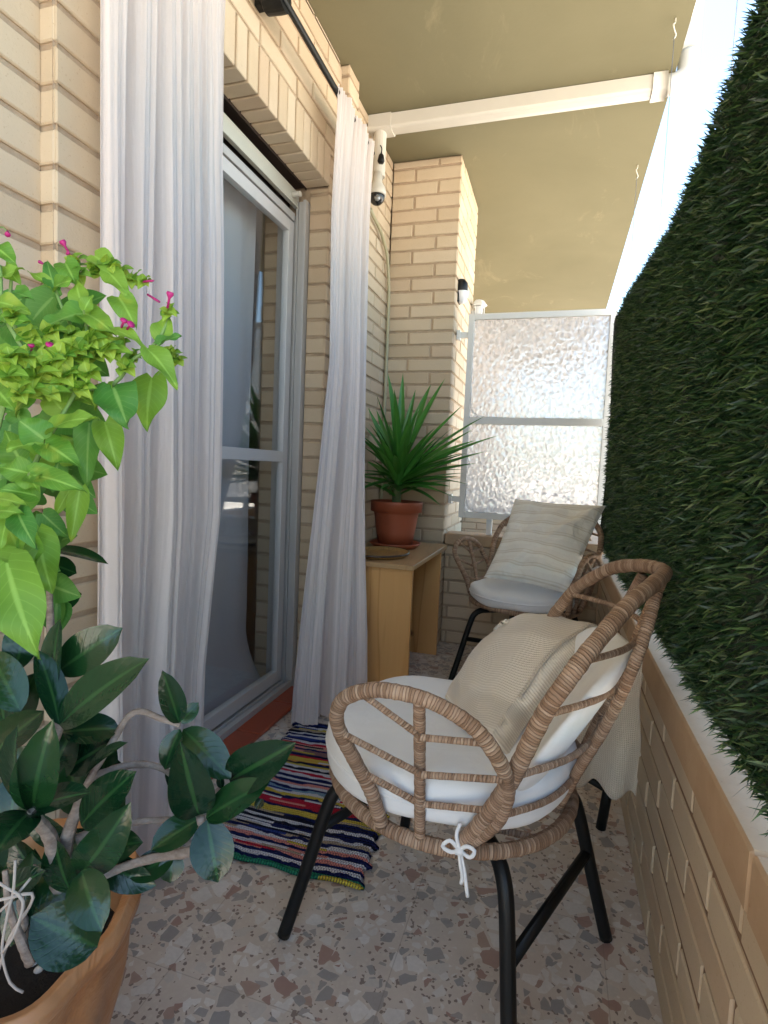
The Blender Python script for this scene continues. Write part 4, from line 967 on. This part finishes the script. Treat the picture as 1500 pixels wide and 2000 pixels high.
# ------------------------------------------------------------------ flowering plant upper left
mira = empty('flowering_plant', tuple(P(-120, 1500, .62)*V(1, 1, 0)+V(0, 0, 0)))
MIR = mat_leaf('bright_leaf', (.09, .25, .025), (.23, .40, .045), (.30, .52, .10), .5, .30, .35, .35, spots=(.50, .46, .05))
MID = mat_leaf('mid_leaf', (.05, .19, .03), (.12, .30, .04), (.22, .40, .10), .5, .25, .35, .35)
L2 = [(222,756,250,834,74,.60,.58,(1,.3,.2),.2,.06),(297,738,287,843,60,.64,.63,(1,.2,.1),.15,.08),(209,750,187,802,52,.61,.60,(1,.2,-.3),.2,.05),(205,825,230,920,52,.62,.62,(1,.1,.5),.5,.08),
(103,838,192,818,46,.57,.55,(1,.8,.1),.25,.08),(86,858,36,820,56,.57,.56,(1,.4,0),.15,.06),(84,866,12,878,50,.57,.55,(1,.5,-.1),.2,.06),(88,866,158,914,50,.57,.56,(1,.5,.3),.25,.06),
(62,928,170,962,46,.55,.54,(1,.7,0),.3,.08),(54,924,-4,912,44,.56,.56,(1,.4,0),.2,.06),(175,826,170,952,44,.62,.62,(1,.1,.3),.3,.06),(57,928,74,958,42,.55,.54,(1,.4,0),.2,.05),
(70,968,-4,955,34,.55,.54,(1,.7,0),.3,.05),(-4,974,54,988,28,.54,.52,(1,.6,0),.3,.05),(-4,998,46,1004,34,.53,.52,(1,.6,0),.3,.06),(35,1000,73,1073,46,.53,.51,(1,.3,.2),.3,.08),
(14,1018,2,1070,34,.54,.53,(1,.3,0),.25,.05),(20,1036,48,1090,50,.55,.54,(1,.3,0),.2,.06),(140,950,106,1012,24,.60,.60,(1,.2,.4),.5,.05),(156,955,138,1060,38,.60,.60,(1,.1,.6),.55,.08),
(84,1004,134,1050,36,.60,.60,(1,.4,0),.25,.06),(15,1100,78,1288,100,.52,.50,(1,.3,.2),.3,.08),(72,1040,102,1160,62,.56,.56,(1,.2,.4),.35,.08),(52,1052,72,1112,52,.56,.55,(1,.2,0),.2,.05),
(-10,1080,20,1200,80,.53,.52,(1,.2,.2),.2,.06),(165,612,82,642,54,.62,.60,(1,.6,-.1),.2,.06),(165,612,228,658,44,.62,.60,(1,.6,.2),.25,.08),(222,644,290,686,28,.60,.60,(.7,1,.1),.3,.08),
(290,684,347,760,42,.60,.60,(.9,.6,.3),.35,.10),(313,662,330,616,36,.62,.63,(1,.3,.2),.3,.05),(308,674,355,656,30,.61,.61,(.8,.9,0),.3,.05),(164,604,148,544,36,.62,.63,(1,.2,-.3),.2,.05),
(165,605,182,576,26,.61,.61,(1,.4,.2),.3,.05),(128,514,152,562,38,.64,.63,(1,.3,.2),.2,.06),(104,562,54,530,22,.63,.63,(.7,.8,-.3),.4,.05),(106,562,92,510,28,.63,.64,(1,.2,.3),.25,.05),
(108,560,143,548,36,.63,.62,(1,.5,0),.2,.05),(185,500,238,548,40,.65,.64,(1,.5,.2),.25,.06),(212,532,252,580,36,.64,.63,(1,.4,.2),.25,.06),(232,580,266,642,44,.63,.62,(1,.4,.3),.2,.08),
(30,572,68,588,26,.60,.60,(.8,.9,0),.35,.05),(0,545,46,524,32,.60,.60,(.9,.7,0),.3,.05),(-6,484,32,516,36,.60,.60,(1,.4,.2),.25,.05),(4,628,62,630,34,.58,.57,(.9,.7,0),.3,.05),
(-4,590,60,612,36,.58,.58,(1,.6,.1),.3,.06),(20,640,112,690,60,.63,.64,(1,.4,.2),.1,.05),(-6,690,32,752,52,.58,.57,(1,.4,.2),.25,.06),(-6,760,28,800,46,.58,.57,(1,.4,0),.2,.06),
(10,520,40,556,30,.61,.61,(1,.5,0),.2,.05),(180,640,210,700,40,.64,.64,(1,.4,.1),.2,.05),(60,760,20,720,50,.60,.60,(1,.5,-.2),.2,.05),(130,760,180,790,44,.62,.61,(1,.4,.2),.2,.05),
(30,800,80,760,50,.61,.6,(1,.5,0),.2,.05),(110,900,60,880,50,.6,.6,(1,.3,0),.2,.05),(20,1010,80,940,60,.62,.62,(1,.2,0),.1,.05),(60,1100,120,1040,60,.63,.63,(1,.2,0),.1,.05),(120,800,90,760,46,.62,.62,(1,.4,0),.2,.05),
(30,1180,90,1120,60,.62,.62,(1,.2,0),.1,.05),(40,900,10,840,56,.64,.64,(1,.2,0),.1,.05),(150,900,120,850,50,.64,.64,(1,.2,0),.1,.05)]
mb = MB(); mb2 = MB(); 
for i, l in enumerate(L2):
    PL([l], mb if (i*7 % 5) else mb2, 'heart', seg=12, wave=.13)
random.seed(21)
whorls = [(175,668,.60,26),(150,680,.59,24),(205,682,.60,24),(115,690,.59,26),(95,712,.58,28),(72,735,.58,28),(130,735,.59,26),(62,765,.58,24),(210,520,.65,20),(235,535,.65,20),(262,548,.65,18),(280,552,.65,16),(330,612,.63,18),(160,700,.60,24),
 (185,700,.61,20),(145,515,.66,20),(335,690,.63,16),(260,700,.63,16),(140,655,.61,20),(110,740,.59,24),(30,620,.58,22),(20,700,.57,24),(150,540,.65,20),(190,530,.65,20),(235,670,.62,18),(345,705,.63,14),(85,685,.59,22),(50,700,.58,22),(220,690,.61,24),(245,720,.61,20),(120,700,.585,28),(170,730,.59,26),(60,660,.59,24),(100,650,.60,24),(200,655,.61,22),(15,735,.57,26),(40,770,.57,26),(100,770,.58,24),(160,760,.59,22)]
BRA = mat_leaf('bract_leaf', (.22, .40, .035), (.40, .54, .08), (.40, .60, .15), .5, .35, .35, .3)
mb3 = MB()
for (u, v, d, s) in whorls:
    s *= 1.25
    for k in range(7):
        an = k*.9+random.uniform(-.3, .3); q = random.uniform(.75, 1.35)
        PL([(u+random.uniform(-5, 5), v+random.uniform(-4, 4), u+s*q*math.cos(an), v+s*q*.75*math.sin(an)-3, s*.85, d, d-random.uniform(-.004, .016), (1, random.uniform(.4, 1.2), random.uniform(-.4, .4)), .3, .12)], mb3 if k % 3 else mb, 'heart', seg=8)
for k in range(110):                  # deeper fill so the plant reads as a mass
    u = random.uniform(-20, 165); v = random.uniform(560, 1180)
    if u > 120 and v > 980: continue
    an = random.uniform(0, 6.28); s = random.uniform(45, 72); d = random.uniform(.64, .72)
    PL([(u, v, u+s*math.cos(an), v+s*math.sin(an)*.8+15, s*.85, d, d, (1, random.uniform(.1, .8), random.uniform(-.4, .4)), .2, .06)], mb2, 'heart', seg=8)
for q_, mi_ in ((mb2, 1), (mb3, 2)):
    b_ = len(mb.v); mb.v += q_.v; mb.f += [tuple(b_+i for i in f) for f in q_.f]; mb.m += [mi_]*len(q_.f); mb.uv += q_.uv
part(mb, 'foliage', [MIR, MID, BRA], mira, smooth=True)
STM = flat('green_stem', (.16, .28, .08), .6)
mb = MB()
for l, r in (([(-140,1300,.62),(-60,1100,.62),(40,960,.60),(88,862,.585),(105,838,.58),(150,760,.60),(172,700,.61),(165,612,.62),(150,560,.64),(146,520,.66),(200,520,.65),(285,552,.65)], [.005,.005,.004,.0035,.003,.0025,.002,.002,.0015,.0015,.0013,.001]),
             ([(-60,1100,.62),(-20,900,.60),(20,750,.59),(50,700,.59),(20,640,.58),(5,600,.58),(0,520,.60)], [.004,.003,.003,.0025,.002,.002]),
             ([(150,760,.60),(220,752,.61),(262,700,.62),(290,684,.62),(315,655,.62),(332,615,.63)], [.003,.0025,.002,.002,.0015]),
             ([(50,700,.59),(30,640,.60),(20,590,.61),(22,530,.61),(10,480,.6)], [.002,.002,.0015]), ([(172,700,.61),(130,620,.62),(106,562,.63)], [.002,.0015]),
             ([(320,680,.63),(318,722,.635),(300,742,.64)], [.001,.001]), ([(-10,444,.60),(6,444,.60),(14,452,.60),(15,458,.60)], [.0007,.0007])):
    stem(mb, l, r, .01, .03)
part(mb, 'stem', STM, mira, smooth=True)
FL = flat('magenta_petal', (.38, .008, .15), .5)
for (u, v, tu, tv, d, r_) in ((136,497,121,470,.655,.004),(140,500,131,493,.655,.003),(327,602,333,570,.625,.0042),(237,640,243,624,.60,.0042),(248,643,257,632,.60,.0045),(62,690,61,672,.585,.0035),(94,684,98,672,.585,.0045),(15,452,15,459,.60,.003),(96,522,75,510,.65,.002),(288,575,312,590,.645,.0013),(280,550,300,548,.645,.0012)):
    mb = MB(); A, B = P(u, v, d), P(tu, tv, d-.005); mb.tube([A, A+(B-A)*.6, A+(B-A)*.85, B], [.0012, .0013, r_, r_*.85], 8)
    part(mb, 'flower', FL, mira, smooth=True)
# its pot stands just outside the picture on the left
mb = MB(); bp = P(-120, 1500, .62); px_, py_ = float(bp[0]), float(bp[1]); mira.location = (px_, py_, 0)
tag(mira, 'bright green plant with heart shaped leaves and small magenta flowers at the left edge', 'plant')
